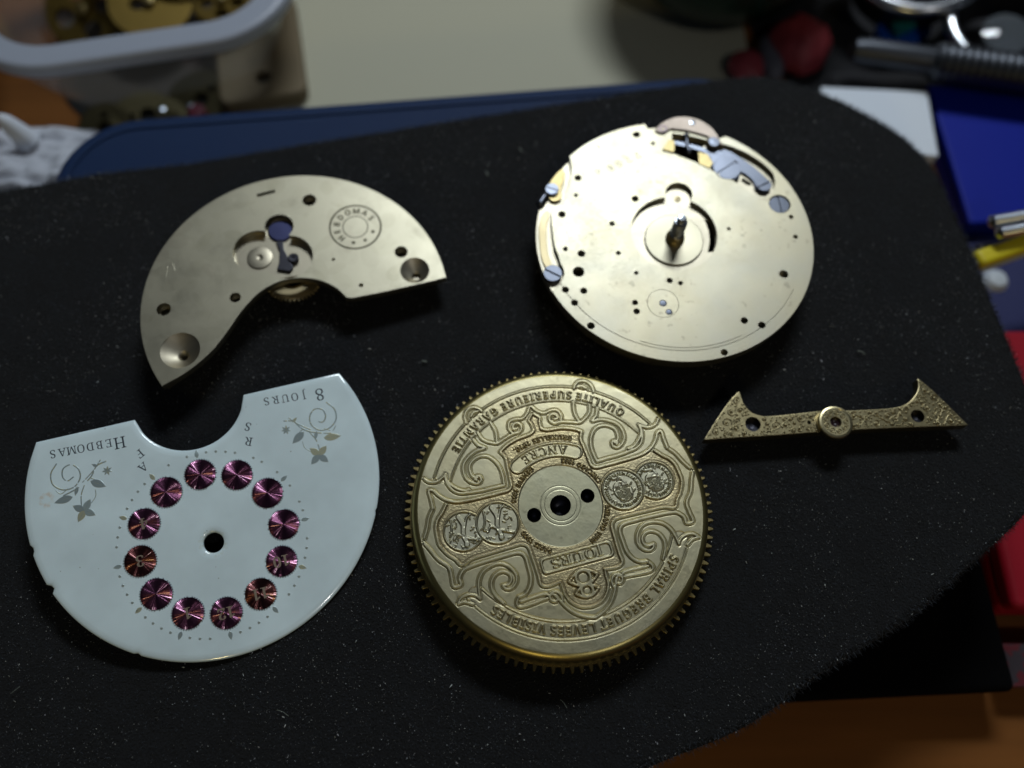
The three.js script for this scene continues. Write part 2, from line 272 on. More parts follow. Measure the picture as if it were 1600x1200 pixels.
  // the figure 8 with its eyelid flourishes
  for (const [w, h] of [[0.62, -0.08], [0.34, 0.12]]) {
    ctx.strokeStyle = lv(h); ctx.lineWidth = w;
    for (const [y, r] of [[9.12, 0.86], [10.66, 0.68]]) { ctx.beginPath(); ctx.arc(0, y, r, 0, 7); ctx.stroke(); for (const s of [-1, 1]) { ctx.beginPath(); ctx.moveTo(-1.75 * r / 0.86, y + 0.05); ctx.quadraticCurveTo(0, y + s * 1.75 * r / 0.86, 1.75 * r / 0.86, y + 0.05); ctx.stroke(); } }
  }
  // the four prize medals
  for (const [mx, my, mr, kind] of [[12.15, 0.05, 2.46, 0], [-12.12, 0, 2.46, 1], [7.97, 0.12, 2.62, 2], [-7.97, 0.1, 2.62, 3]]) {
    for (const [r, h] of [[mr + 0.2, -0.07], [mr, 0.09], [mr - 0.18, -0.05]]) { ctx.fillStyle = lv(h); ctx.beginPath(); ctx.arc(mx, my, r, 0, 7); ctx.fill(); }
    ctx.save(); ctx.beginPath(); ctx.arc(mx, my, mr - 0.2, 0, 7); ctx.clip(); ctx.translate(mx, my); ctx.lineCap = 'round';
    const st = (h, w, ...p) => { ctx.strokeStyle = lv(h); ctx.lineWidth = w; path(spline(p.map((v) => v * mr), 6)); ctx.stroke(); };
    if (kind === 2 || kind === 0) {   // a standing figure with raised arm beside branches
      st(0.1, 0.5, -0.02, 0.62, 0.06, 0.2, -0.04, -0.3, 0.1, -0.75); st(0.1, 0.3, 0.02, 0.35, -0.35, 0.5, -0.6, 0.62); st(0.09, 0.26, 0.05, 0.3, 0.35, 0.1, 0.55, 0.3);
      ctx.fillStyle = lv(0.11); ctx.beginPath(); ctx.arc(0, 0.7 * mr, 0.32, 0, 7); ctx.fill(); st(0.08, 0.24, -0.1, -0.2, -0.3, -0.6, -0.5, -0.72); st(0.08, 0.2, 0.5, -0.7, 0.55, -0.2, 0.7, 0.1);
      for (let i = 0; i < 46; i++) { const x = rr(-0.8, 0.8), y = rr(-0.8, 0.8), a = rr(0, 6); if (Math.abs(x) < 0.2) continue; st(rr(0.02, 0.09), rr(0.08, 0.17), x, y, x + 0.12 * Math.cos(a), y + 0.12 * Math.sin(a)); }
    } else {                          // a head in profile inside a ring of lettering
      ctx.fillStyle = lv(0.08); ctx.beginPath(); ctx.ellipse(0.05, 0.2, mr * 0.42, mr * 0.52, 0.4, 0, 7); ctx.fill(); st(0.1, 0.3, -0.2, -0.3, -0.05, -0.55, 0.3, -0.6);
      for (let i = 0; i < 9; i++) st(0.0, 0.09, -0.3 + i * 0.07, 0.55, -0.25 + i * 0.07, 0.2, -0.32 + i * 0.08, -0.15);
      for (let i = 0; i < 44; i++) { const a = (i / 44) * 2 * PI; st(0.09, 0.12, 0.72 * Math.cos(a), 0.72 * Math.sin(a), 0.83 * Math.cos(a + rr(-0.06, 0.06)), 0.83 * Math.sin(a + rr(-0.06, 0.06))); }
      for (let i = 0; i < 26; i++) { const x = rr(-0.6, 0.6), y = rr(-0.62, 0.62), a = rr(0, 6); st(rr(0.0, 0.1), rr(0.08, 0.15), x, y, x + 0.14 * Math.cos(a), y + 0.14 * Math.sin(a)); }
    }
    ctx.restore();
  }
  // plain hub disc with turned rings
  for (const [r, h] of [[5.15, -0.11], [2.5, -0.125], [2.42, -0.105], [2.0, -0.12], [1.94, -0.1]]) { ctx.fillStyle = lv(h); ctx.beginPath(); ctx.arc(0, 0, r, 0, 7); ctx.fill(); }
  ground.fillStyle = '#000'; for (const [x, y, r] of [[0, 0, 5.15], [12.15, 0.05, 2.5], [-12.12, 0, 2.5], [7.97, 0.12, 2.65], [-7.97, 0.1, 2.65]]) { ground.beginPath(); ground.arc(x, y, r, 0, 7); ground.fill(); } ground.fillRect(-4.5, 5.6, 9, 2.1);
  ground.fillStyle = '#2a2a2a'; for (const [y, r] of [[9.12, 1.2], [10.66, 1]]) { ground.beginPath(); ground.arc(0, y, r, 0, 7); ground.fill(); }
  ground.strokeStyle = '#000'; ground.lineCap = 'round'; ground.lineWidth = 2; ground.beginPath(); ground.arc(0, 0, 7.15, -PI / 2 - 0.55, -PI / 2 + 0.55); ground.stroke();
  const img = ctx.getImageData(0, 0, S, S).data, gd = ground.getImageData(0, 0, S, S).data;
  let H = new Float32Array(S * S), T = new Float32Array(S * S);
  for (let i = 0; i < S * S; i++) H[i] = (img[i * 4] - 128) / 480;
  for (let pass = 0; pass < 1; pass++) {
    for (let y = 0; y < S; y++) for (let x = 2; x < S - 2; x++) T[y * S + x] = (H[y * S + x - 2] + H[y * S + x - 1] + H[y * S + x] + H[y * S + x + 1] + H[y * S + x + 2]) / 5;
    for (let y = 2; y < S - 2; y++) for (let x = 0; x < S; x++) H[y * S + x] = (T[(y - 2) * S + x] + T[(y - 1) * S + x] + T[y * S + x] + T[(y + 1) * S + x] + T[(y + 2) * S + x]) / 5;
  }
  const at = (arr, px, py) => { const x = clamp(px, 1, S - 2), y = clamp(py, 1, S - 2), x0 = Math.floor(x), y0 = Math.floor(y), fx = x - x0, fy = y - y0; return lerp(lerp(arr[y0 * S + x0], arr[y0 * S + x0 + 1], fx), lerp(arr[(y0 + 1) * S + x0], arr[(y0 + 1) * S + x0 + 1], fx), fy); };
  const HOLES = [[0, 0, 1.28], [3.43, 0.33, 0.86], [-3.55, -0.3, 0.86]];
  const RF = 17.32, n = 900, step = (2 * RF) / n, pos = [], uv = [], col = [], idx = [], id = new Int32Array((n + 1) * (n + 1)).fill(-1);
  const vert = (i, j) => {
    const k = j * (n + 1) + i; if (id[k] >= 0) return id[k];
    let x = -RF + i * step, z = -RF + j * step; const r = Math.hypot(x, z);
    if (r > RF - step * 0.9) { x *= RF / r; z *= RF / r; }
    let [a, b] = toAB(x, z);
    for (const [ha, hb, hr] of HOLES) { const d = Math.hypot(a - ha, b - hb); if (d < hr + step * 0.8) { a = ha + ((a - ha) * hr) / d; b = hb + ((b - hb) * hr) / d; [x, z] = toXZ(a, b); } }
    const px = S / 2 + a * K, py = S / 2 - b * K, sand = gd[(Math.round(clamp(py, 0, S - 1)) * S + Math.round(clamp(px, 0, S - 1))) * 4] / 255;
    let h = at(H, px, py) + sand * (vnoise(a * 8.5, b * 8.5, 88) - 0.5) * 0.02 + (vnoise(a * 5, b * 5, 91) - 0.5) * 0.003 + (fbm(a * 0.4, b * 0.4, 93, 3) - 0.5) * 0.03;
    h *= smooth(RF - r, 0, 0.25);
    id[k] = pos.length / 3; pos.push(x, h, z); uv.push(x, -z); const silverOrGlint = [[12.15, 0.05, 2.3], [-12.12, 0, 2.3], [7.97, 0.12, 2.45], [-7.97, 0.1, 2.45]].some(([p, q, r]) => Math.hypot(a - p, b - q) < r); col.push(...(r < 5.1 ? [0.78, 0.82, 0.86] : silverOrGlint ? [0.94, 0.98, 1.1] : [1 - sand * 0.14, 1 - sand * 0.2, 1 - sand * 0.28]));  // the slight bluish glint of the medals is painted into their colour
    return id[k];
  };
  for (let j = 0; j < n; j++) for (let i = 0; i < n; i++) {
    const x = -RF + (i + 0.5) * step, z = -RF + (j + 0.5) * step, [a, b] = toAB(x, z);
    if (Math.hypot(x, z) > RF - step * 0.2 || HOLES.some(([ha, hb, hr]) => Math.hypot(a - ha, b - hb) < hr)) continue;
    const p = vert(i, j), q = vert(i + 1, j), r = vert(i + 1, j + 1), s = vert(i, j + 1); idx.push(p, s, r, p, r, q);
  }
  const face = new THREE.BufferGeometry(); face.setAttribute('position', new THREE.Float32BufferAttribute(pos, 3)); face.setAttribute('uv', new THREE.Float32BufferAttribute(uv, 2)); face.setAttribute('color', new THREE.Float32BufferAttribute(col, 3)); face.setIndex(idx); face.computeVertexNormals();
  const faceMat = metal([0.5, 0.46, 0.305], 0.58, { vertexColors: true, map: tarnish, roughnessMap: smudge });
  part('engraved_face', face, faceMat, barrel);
  const rim = lathe([[17.3, 0.002], [17.5, -0.04], [17.75, -0.17], [17.98, -0.42], [18.14, -0.8], [18.22, -1.3], [18.28, -2.5], [17.2, -2.5]], 220);
  part('rim', rim, metal([0.46, 0.39, 0.16], 0.5, { roughnessMap: smudge, map: tarnish }), barrel);
  part('gear_ring', slab(toothed(18.5, 19.2, 108, 0.44), [circle(0, 0, 15, 60)], -2.52, 0.95, 0.06, 1), M.oldBrass, barrel);
  part('drum', turnedPost([[15.6, -3.4], [15.6, -4.7], [15.2, -4.95], [0.1, -4.95]], 90), M.oldBrass, barrel);
  for (const [a, b, r] of HOLES) { const [x, z] = toXZ(a, b); part('hole_wall', lathe([[r, -0.09], [r, -2.2], [0.01, -2.2]], 36).translate(x, 0, z), M.blackSteel, barrel); }
}

// ---------- the enamel dial ----------
{
  const k = 0.98596, dial = lean(thing('enamel_dial', 'white enamel watch dial with purple hour cartouches and a cut-out edge', 'watch dial', [-37.784, 4.6, 15.159]), [0.1049, 0.9813, 0.1612]);
  dial.scale.setScalar(k);
  const R = 21.45, ax = [-0.9632, 0.2688, 0.2688, 0.9632], ab = (a, b) => [a * ax[0] + b * ax[2], a * ax[1] + b * ax[3]];
  const cut = -10.05, x0 = Math.sqrt(R * R - cut * cut), rim = [];
  for (let i = 0; i <= 200; i++) {
    const a0 = Math.atan2(cut, x0), t = a0 + ((PI - 2 * a0) * i) / 200; let r = R;
    for (const [ct, w, d] of [[0.139, 0.03, 0.28], [0.39, 0.028, 0.5], [1.01, 0.012, 0.22], [2.73, 0.012, 0.15]]) { const q = Math.abs(t - ct + 0) / (w || 1); if (w && q < 1) r -= d * (1 - q * q); }
    rim.push([r * Math.cos(t), r * Math.sin(t)]);
  }
  const nc = [0.3, -11.45], nr = 6.95, h0 = Math.acos((cut - nc[1]) / nr);
  const notch = []; for (let i = 0; i <= 48; i++) { const t = h0 - (2 * h0 * i) / 48; notch.push([nc[0] - nr * Math.sin(t), nc[1] + nr * Math.cos(t)]); }
  const tips = [rim[0], rim[rim.length - 1], notch[0], notch[notch.length - 1]], outline = [...rim, ...notch].filter((p) => tips.includes(p) || !tips.some((t) => Math.hypot(p[0] - t[0], p[1] - t[1]) < 1.9)).map(([a, b]) => ab(a, b)), SC = [0.47, 7.52], hole = circle(SC[0], SC[1], 1.22, 48).map(([a, b]) => ab(a, b));
  // print: lettering, gilt ornaments, minute track
  const S = 2048, W = 46, K = S / W, mk = () => { const c = canvas(S).getContext('2d'); return c; };
  const col = mk(), met = mk(), bmp = mk();
  for (let y = 0; y < 256; y++) for (let x = 0; x < 256; x++) { const f = fbm(x / 30, y / 30, 5, 4), v = 0.93 + f * 0.12; col.fillStyle = `rgb(${Math.round(221 * v)},${Math.round(240 * v)},${Math.round(246 * v)})`; col.fillRect(x * 8, y * 8, 8, 8); }
  met.fillStyle = '#0f2d00'; met.fillRect(0, 0, S, S); bmp.fillStyle = '#000'; bmp.fillRect(0, 0, S, S);
  // the canvas is read in (x, -z): turn it to the dial's own axes
  for (const c of [col, met, bmp]) { c.setTransform(K * ax[0], K * ax[1], -K * ax[2] * -1, K * ax[3], S / 2, S / 2); c.lineCap = c.lineJoin = 'round'; }
  const ink = '#3a424c', gold = () => ['#abbcbd', '#bfc1a6', '#a0b0b3'][Math.floor(rnd() * 3)];
  const text = (s, a, b, size, sx = 1, fill = ink, turn = 0) => { col.save(); col.translate(a, b); col.rotate(turn); col.scale(sx / 60, -1 / 60); col.font = `${size * 60}px serif`; col.textAlign = 'center'; col.textBaseline = 'middle'; col.fillStyle = fill; col.fillText(s, 0, 0); col.restore(); };
  const spread = (s, a0, b0, a1, b1, big, small, sx) => { const ws = [...s].map((ch, i) => (ch === ' ' ? 0.5 : i ? 1 : 1.3)), tot = ws.reduce((x, y) => x + y, 0); let p = 0; [...s].forEach((ch, i) => { const t = (p + ws[i] / 2) / tot; p += ws[i]; text(ch, lerp(a0, a1, t), lerp(b0, b1, t) + (i ? -0.15 : 0.05), i ? small : big, sx); }); };
  spread('HEBDOMAS', 8.5, -7.55, 17.7, -7.9, 2.05, 1.42, 0.95); spread('8 JOURS', -16.7, -7.75, -8.6, -8.35, 2.2, 1.42, 0.95);
  text('A', 7.0, -3.75, 1.5, 1, ink, 0.5); text('F', 7.1, -5.55, 1.5, 1, ink, 0.5); text('R', -6.05, -3.85, 1.5, 1, ink, -0.4); text('S', -6.3, -5.75, 1.5, 1, ink, -0.5);
  const gl = (w, ...p) => { const q = spline(p, 10); for (let i = 1; i < q.length; i++) { if (vnoise(q[i][0] * 3 + 40, q[i][1] * 3 + 40, 15) < 0.22) continue; for (const [c, s] of [[col, gold()], [met, '#ff6a90'], [bmp, '#fff']]) { c.strokeStyle = s; c.lineWidth = w; c.beginPath(); c.moveTo(...q[i - 1]); c.lineTo(...q[i]); c.stroke(); } } };
  const leaf = (a, b, len, wid, ang) => { for (const [c, s] of [[col, gold()], [met, '#ff7080'], [bmp, '#fff']]) { c.save(); c.translate(a, b); c.rotate(ang); c.fillStyle = s; c.beginPath(); c.moveTo(0, 0); c.quadraticCurveTo(len * 0.35, wid, len, 0); c.quadraticCurveTo(len * 0.35, -wid, 0, 0); c.fill(); c.restore(); } gl(0.05, a, b, a + len * Math.cos(ang), b + len * Math.sin(ang)); };
  for (const [s, dx, dy] of [[1, 0, 0], [-1, 0.35, 0.2]]) {
    const P = (...p) => p.map((v, i) => (i % 2 ? v + dy : s * v + dx));
    gl(0.15, ...P(15.2, -4.6, 15.9, -4.3, 16.4, -4.9, 16.2, -5.9, 15.3, -6.2, 14.5, -5.5, 14.4, -4.4, 15.2, -3.4, 16.5, -3.3, 17.6, -4.2, 17.7, -5.6, 16.9, -6.7));
    gl(0.16, ...P(11.2, -5.6, 12.3, -5.3, 13.1, -4.2, 14.0, -3.5, 15.2, -3.0, 16.6, -2.6)); gl(0.12, ...P(11.8, -5.9, 12.8, -4.8, 14.2, -3.7)); gl(0.12, ...P(13.9, -3.6, 14.6, -2.2, 14.8, -0.6)); gl(0.1, ...P(13.3, -4.0, 12.7, -3.6, 12.4, -3.2));
    leaf(...P(13.3, -3.6), 2.0, 0.95, s > 0 ? 2.55 : 0.6); leaf(...P(15.6, -2.2), 2.2, 0.9, s > 0 ? 0.1 : PI - 0.1);
    for (let i = 0; i < 4; i++) { const an = -PI / 2 + 0.78 + (i * PI) / 2 + (s > 0 ? 0.15 : -0.1); leaf(...P(14.55, -0.2), 1.5, 0.85, an); }
    for (let i = 0; i < 7; i++) { const an = (i / 7) * 6.28; leaf(...P(11.2, -4.4), 0.6, 0.24, an); }
    gl(0.07, ...P(13.6, -0.9, 13.0, -1.6, 12.9, -2.4)); gl(0.08, ...P(15.9, -3.4, 16.9, -2.9, 17.4, -3.4)); leaf(...P(14.9, -3.3), 1.1, 0.45, 1.2); leaf(...P(12.2, -5.2), 0.8, 0.35, s > 0 ? -0.6 : PI + 0.6);
  }
  for (let i = 0; i < 60; i++) { const t = 1.57 + 0.0 - (i / 60) * 2 * PI, r = 11.35, a = SC[0] + r * Math.cos(t), b = SC[1] + r * Math.sin(t); if (rnd() < 0.12) continue; if (i % 5 === 0) leaf(a - 0.5 * Math.cos(t), b - 0.5 * Math.sin(t), 1.0, 0.5, t); else for (const [c, s] of [[col, '#b4c0bc'], [met, '#ff70a0'], [bmp, '#fff']]) { c.fillStyle = s; c.beginPath(); c.arc(a, b, 0.16, 0, 7); c.fill(); } }
  // stained hole edge, small flaws
  for (const [a, b, r, c] of [[SC[0], SC[1], 1.75, 'rgba(150,120,60,0.22)'], [18.6, -2.6, 0.9, 'rgba(190,160,110,0.2)']]) { for (let i = 0; i < 90; i++) { col.fillStyle = c; col.globalAlpha = 0.25; const t = rr(0, 6.3), q = r * rr(0.55, 1); col.beginPath(); col.arc(a + q * Math.cos(t), b + q * Math.sin(t), rr(0.05, 0.22), 0, 7); col.fill(); } col.globalAlpha = 1; }
  for (let i = 0; i < 26; i++) { col.fillStyle = 'rgba(90,90,85,0.5)'; const t = rr(0, 6.3), q = 20 * Math.sqrt(rnd()); col.beginPath(); col.arc(q * Math.cos(t), q * Math.sin(t), rr(0.03, 0.09), 0, 7); col.fill(); }
  const enamel = new THREE.MeshPhysicalMaterial({ map: canvasTex(col.canvas, W, true), roughness: 1, metalness: 1, roughnessMap: canvasTex(met.canvas, W), metalnessMap: canvasTex(met.canvas, W), bumpMap: canvasTex(bmp.canvas, W), bumpScale: 0.00003, clearcoat: 1, clearcoatRoughness: 0.06 });
  {
    const s = shapeOf(outline); s.holes.push(new THREE.Path(hole.map(([x, z]) => V(x, z))));
    const g = new THREE.ExtrudeGeometry(s, { depth: 0.3, bevelEnabled: true, bevelThickness: 0.32, bevelSize: 1.0, bevelOffset: -1.0, bevelSegments: 10 });
    g.rotateX(-PI / 2); g.translate(0, -0.62, 0); flatUV(g);
    part('enamel_plate', levelled(toCreasedNormals(g, 0.5)), enamel, dial);
  }
  for (const [a, b] of [[13, 6], [-13, 6], [0, -3.4], [4, 17]]) { const [x, z] = ab(a, b); part('dial_foot', new THREE.CylinderGeometry(0.45, 0.45, 2.2, 16).translate(x, -1.9, z), M.copper, dial); }
  // twelve foiled hour cartouches
  const foil = new THREE.MeshPhysicalMaterial({ color: rgb(0.135, 0.046, 0.092), metalness: 1, roughness: 0.27, flatShading: true, clearcoat: 0.5, clearcoatRoughness: 0.15 });
  const foil2 = foil.clone(); foil2.color = rgb(0.09, 0.028, 0.028);
  const silverOrGlint = metal([0.55, 0.57, 0.6], 0.35), worn = metal([0.36, 0.3, 0.24], 0.7);
  const twelve = Math.atan2(0.9632, 0.2688);   // direction of the 12 in (x, z)
  for (let hr = 1; hr <= 12; hr++) {
    const t = PI / 2 - (hr / 12) * 2 * PI, [x, z] = ab(SC[0] + 8.68 * Math.cos(t), SC[1] + 8.68 * Math.sin(t));
    const n = 120, pos = [], rings = [0.12, 0.6, 1.1, 1.55, 1.86], hs = [0.13, 0.12, 0.1, 0.07, 0.02];
    const ph = rr(0, 1), P = (j, i) => { const a = ((i + ph) / n) * 2 * PI, r = rings[j], e = ((i % 2) - 0.5) * r * 0.0215 * (0.5 + 1.0 * hash(i >> 1, hr, 3)); return [r * Math.cos(a), hs[j] + 0.05 + e, r * Math.sin(a)]; };
    const grid = rings.map((_, j) => Array.from({ length: n }, (_, i) => P(j, i)));
    for (let j = 0; j < rings.length - 1; j++) for (let i = 0; i < n; i++) { const A = grid[j][i], B = grid[j][(i + 1) % n], D = grid[j + 1][i], E = grid[j + 1][(i + 1) % n]; pos.push(...A, ...B, ...D, ...B, ...E, ...D); }
    for (let i = 0; i < n; i++) pos.push(0, 0.19, 0, ...grid[0][(i + 1) % n], ...grid[0][i]);
    const g = new THREE.BufferGeometry(); g.setAttribute('position', new THREE.Float32BufferAttribute(pos, 3)); g.setAttribute('uv', new THREE.Float32BufferAttribute(new Float32Array((pos.length / 3) * 2), 2)); g.computeVertexNormals(); g.translate(x, 0, z);
    const c = part('hour_cartouche', g, hr === 11 || hr === 3 ? foil2 : foil, dial);
    const beads = []; for (let i = 0; i < 40; i++) { const a = (i / 40) * 2 * PI; if (rnd() < 0.1) continue; beads.push(new THREE.OctahedronGeometry(0.11, 0).translate(x + 1.93 * Math.cos(a), 0.03, z + 1.93 * Math.sin(a))); }
    part('bead_ring', mergeGeometries(beads), silverOrGlint, c, 'stuff');
    const num = { 1: '1', 3: '3', 4: '4', 10: '10', 11: '11', 12: '12' }[hr];
    if (num) {
      const tg = new TextGeometry(num, { font, size: 1.35, depth: 0.03, curveSegments: 4, bevelEnabled: false }); tg.computeBoundingBox(); const bb = tg.boundingBox;
      tg.translate(-(bb.min.x + bb.max.x) / 2, -(bb.min.y + bb.max.y) / 2, 0); tg.rotateX(-PI / 2); tg.rotateY(PI / 2 - twelve + PI); tg.translate(x, 0.2, z);
      part('numeral', tg, worn, c);
    }
  }
}

// ---------- the main plate ----------
const ANG = (x, z) => Math.atan2(z, x);
{
  const plate = lean(thing('main_plate', 'round nickel watch main plate with upright steel arbor and blued steel levers', 'watch plate', [22.418, 6, -19.902]), [0.0176, 0.9998, 0.0038]);
  const R = 19.33, a1 = ANG(-16.9, 9.2), a2 = ANG(-14.2, -13.2), b1 = ANG(-2.75, -19.1), b2 = ANG(8.9, -17.1);
  const outline = [
    ...arc(0, 0, R, a1, b2 - 0, 0).slice(0, 0), ...arc(0, 0, R, b2, a1, 150),
    ...spline([-17.0, 9.1, -16.2, 8.2, -15.6, 7.2, -15.4, 6.0, -15.9, 4.6, -16.1, 3.6, -16.55, 2.2, -16.85, -0.5, -16.95, -3.2, -16.7, -4.4, -15.6, -4.9, -14.9, -6.3, -14.3, -8.6, -13.95, -10.6, -14.0, -12.2], 5),
    ...arc(0, 0, R, a2 + 2 * PI, b1 + 2 * PI, 30), [-2.5, -18.4], [-1.4, -18.2], [-0.2, -18.5],
    ...spline([0.6, -18.2, 3.3, -17.9, 6.2, -17.0, 7.6, -16.5], 6),
  ];
  const WINDOW = spline([7.3, -15.9, 8.6, -15.7, 10.3, -15.0, 12.5, -13.6, 14.2, -12.0, 15.2, -10.4, 15.2, -8.6, 14.5, -7.1, 13.4, -6.3, 12.4, -6.4, 10.3, -8.1, 8.8, -9.4, 6.85, -10.5, 5.6, -11.4, 4.9, -12.3], 6).concat(pts([4.4, -12.1, 0.75, -13.85, 0.85, -16.0, 1.0, -17.6, 3.3, -17.3, 6.0, -16.5]));
  const recess = starUnion(0.4, -2.6, [[0.05, -0.3, 6.05], [1.24, -6.85, 1.98]]);
  const SMALL = pts([-4.19, -17.18, -1.88, -15.63, -13.02, -9.38, -13.4, -6.41, -15.45, -3.19, -5.03, -5.93, -8.51, -1.73, -7.86, 3, -15.1, 2.45, -12.93, 3.16, -13.41, 6.02, -5.58, 6.11, -15.26, 8.81, -12.8, 8.95, -14.09, 10.78, -12.03, 14.18, -1.12, 7.25, 0.3, 7.64, -6, 10.67, -5.87, 11.99, 8.34, 13.22, 10.59, 13.88, 5.21, 17.9, 14.5, 6.11, 16.73, -3.15, 16.91, 0.12, 7.74, -1.06]);
  const RAD = [0.62, 0.4, 0.58, 0.4, 0.62, 0.6, 0.48, 0.42, 0.44, 0.62, 0.88, 0.38, 0.56, 0.56, 0.55, 0.6, 0.5, 0.42, 0.48, 0.52, 0.56, 0.58, 0.55, 0.7, 0.42, 0.42, 0.36];
  const smallHoles = SMALL.map(([x, z], i) => circle(x, z, RAD[i], 26));
  const plug = circle(-2.28, 10.76, 2.2, 60), sink = circle(15.4, -5.3, 1.62, 44);
  // fine turning marks, groove ring and stamped marks as shallow relief
  const c = canvas(2048).getContext('2d'); c.fillStyle = '#aaa'; c.fillRect(0, 0, 2048, 2048); c.setTransform(2048 / 40, 0, 0, 2048 / 40, 1024, 1024);
  for (let r = 1; r < 19.4; r += 0.09) { c.strokeStyle = `rgba(${rnd() < 0.5 ? 255 : 0},0,0,0.012)`; c.lineWidth = 0.05; c.beginPath(); c.arc(0, 0, r, 0, 7); c.stroke(); }
  c.strokeStyle = '#000'; c.lineWidth = 0.09; for (const [r, p, q] of [[17.72, 0.5, 2.75], [17.3, 1.1, 1.9]]) { c.beginPath(); c.arc(0, 0, r, p, q); c.stroke(); }
  c.fillStyle = '#000'; c.textAlign = 'center'; c.textBaseline = 'middle'; c.font = 'bold 84px sans-serif';
  for (const [s, x, z] of [['4', -10.14, -10.48], ['6', -8.25, -11.19], ['0', -7.03, -11.9], ['7', -5.66, -12.67], ['7', -4.25, -13.44], ['1', -9.95, -15.04]]) { c.save(); c.translate(x, z); c.rotate(-0.5 + PI); c.scale(1 / 60, 1 / 60); c.fillText(s, 0, 0); c.restore(); }
  for (let i = 0; i < 40; i++) { c.strokeStyle = 'rgba(0,0,0,0.35)'; c.lineWidth = 0.03; const x = rr(-15, 15), z = rr(-15, 15), a = rr(0, 6), l = rr(0.3, 2); c.globalAlpha = 0.4; c.beginPath(); c.moveTo(x, z); c.lineTo(x + l * Math.cos(a), z + l * Math.sin(a)); c.stroke(); }
  const top = M.nickel.clone(); top.bumpMap = canvasTex(c.canvas, 40); top.bumpScale = 0.00008;
  part('top_plate', slab(outline, [WINDOW, recess, plug, sink, ...smallHoles], 0, 0.8, 0.07), top, plate);
  // the layer below, seen through the openings
  const lens = [...arc(-2.0, -0.4, 7.2, -0.38, 0.38, 14), ...arc(0.05, -0.3, 5.98, 0.42, -0.42, 14)];
  const floorHoles = [pts([0.95, -17.4, 5.9, -16.4, 5.4, -14.9, 4.6, -12.3, 1.0, -13.7]), pts([10.9, -10.4, 12.0, -9.5, 12.1, -8.9, 11.3, -9.0, 10.5, -9.8]), lens, ...smallHoles.filter((_, i) => i < 22 && i !== 1)];
  const floor = slab(circle(0, 0, 19.1, 140), floorHoles, -0.802, 1.5, 0.05);
  part('lower_plate', floor, M.champagne, plate);
  part('under_ring', turnedPost([[17.6, -2.31], [17.6, -5.4], [15.2, -5.7], [15.2, -2.31]], 90), M.oldBrass, plate);
  part('hub_disc', turnedPost([[4.1, -1.09], [4.08, -0.86], [3.98, -0.8], [1.2, -0.8], [1.15, -1.0], [0.9, -1.0]], 80).translate(0.1, 0.3, 0.4), M.nickel, plate);
  part('winding_arbor', turnedPost([[1.0, -1.0], [1.0, 1.0], [0.92, 1.1], [0.92, 3.5], [0.84, 3.7], [0.6, 3.75], [0.6, 4.4], [0.5, 4.6], [0.02, 4.66]], 40).translate(0.2, 0, 0.3), M.steel, plate);
  part('arbor_reflection', turnedPost([[1.32, -0.6], [1.3, -0.1], [1.12, 0.15], [1.08, 0.7], [0.98, 0.78]], 40).translate(0.2, 0, 0.3), M.gilt, plate);  // added gilt ring, paints in the gold reflection at the arbor's base
  part('bush', turnedPost([[0.42, -1.09], [0.42, -1.0], [0.2, -0.98], [0.18, -1.08]], 24).translate(1.2, 0.3, -6.45), M.oldBrass, plate);
  const pl = part('plug', slab(circle(-2.28, 10.76, 2.11, 60), [circle(-2.26, 10.72, 0.56, 24), circle(-1.56, 12.05, 0.5, 24)], -0.01, 0.78, 0.05), top, plate);
  for (const [x, z, r] of [[-2.26, 10.72, 0.5], [-1.56, 12.05, 0.44]]) part('pin', turnedPost([[r, -1], [r, -0.1], [r * 0.8, -0.02], [0.01, 0]], 24).translate(x, 0, z), M.blued, pl);
  // balance cock arch, arbor and levers in the upper opening
  const cockShape = [...arc(2.9, -15.3, 5.05, -2.62, -0.18, 30), ...pts([8.5, -15.2, 7.4, -15.5, 6.3, -16.6]), ...spline([6.1, -16.85, 3.3, -17.75, 0.8, -18.1], 5), ...pts([0.3, -17.6, -0.8, -17.3])];
  const cock = part('balance_cock', slab(cockShape, [circle(7.0, -15.75, 0.95, 28)], 0.34, 0.6, 0.1), M.copper, plate);
  part('cock_screw', turnedPost([[0.85, -0.6], [0.85, 0.34], [0.75, 0.42], [0.02, 0.44]], 28).translate(7.0, 0, -15.75), M.blued, cock);
  part('steady_pin', turnedPost([[0.45, 0.2], [0.45, 0.44], [0.02, 0.5]], 20).translate(4.15, 0, -19.2), M.steel, cock);
  part('jewel', turnedPost([[0.62, 0.33], [0.6, 0.38], [0.3, 0.3], [0.02, 0.28]], 24).translate(-0.3, 0, -18.0), new THREE.MeshPhysicalMaterial({ color: rgb(0.4, 0.3, 0.5), roughness: 0.15, metalness: 0, clearcoat: 1 }), cock);
  const lever = [...spline([1.2, -16.6, 3.0, -16.2, 5.6, -15.35, 6.5, -15.0, 7.4, -15.2, 8.9, -15.0, 11.5, -13.1, 13.4, -11.1, 14.55, -9.4, 14.5, -8.0, 13.9, -7.45, 12.9, -7.6, 12.4, -8.2, 12.3, -9.3, 11.6, -10.3, 10.6, -11.0, 10.2, -9.8, 9.2, -9.6, 7.3, -10.3, 6.6, -11.5, 6.4, -13.4, 5.7, -14.3, 3.2, -15.3, 1.2, -15.9], 5)];
  part('blued_lever', slab(lever, [], -0.42, 0.35, 0.08), M.blued, plate);
  part('arbor_staff', new THREE.CapsuleGeometry(0.3, 3.2, 4, 12).rotateX(PI / 2).rotateY(0.06).translate(3.25, -0.35, -15.8), M.blued, plate);
  for (const [x, z] of [[3.15, -17.2], [3.35, -14.4]]) part('roller', new THREE.SphereGeometry(0.5, 16, 12).translate(x, -0.3, z), M.blued, plate);
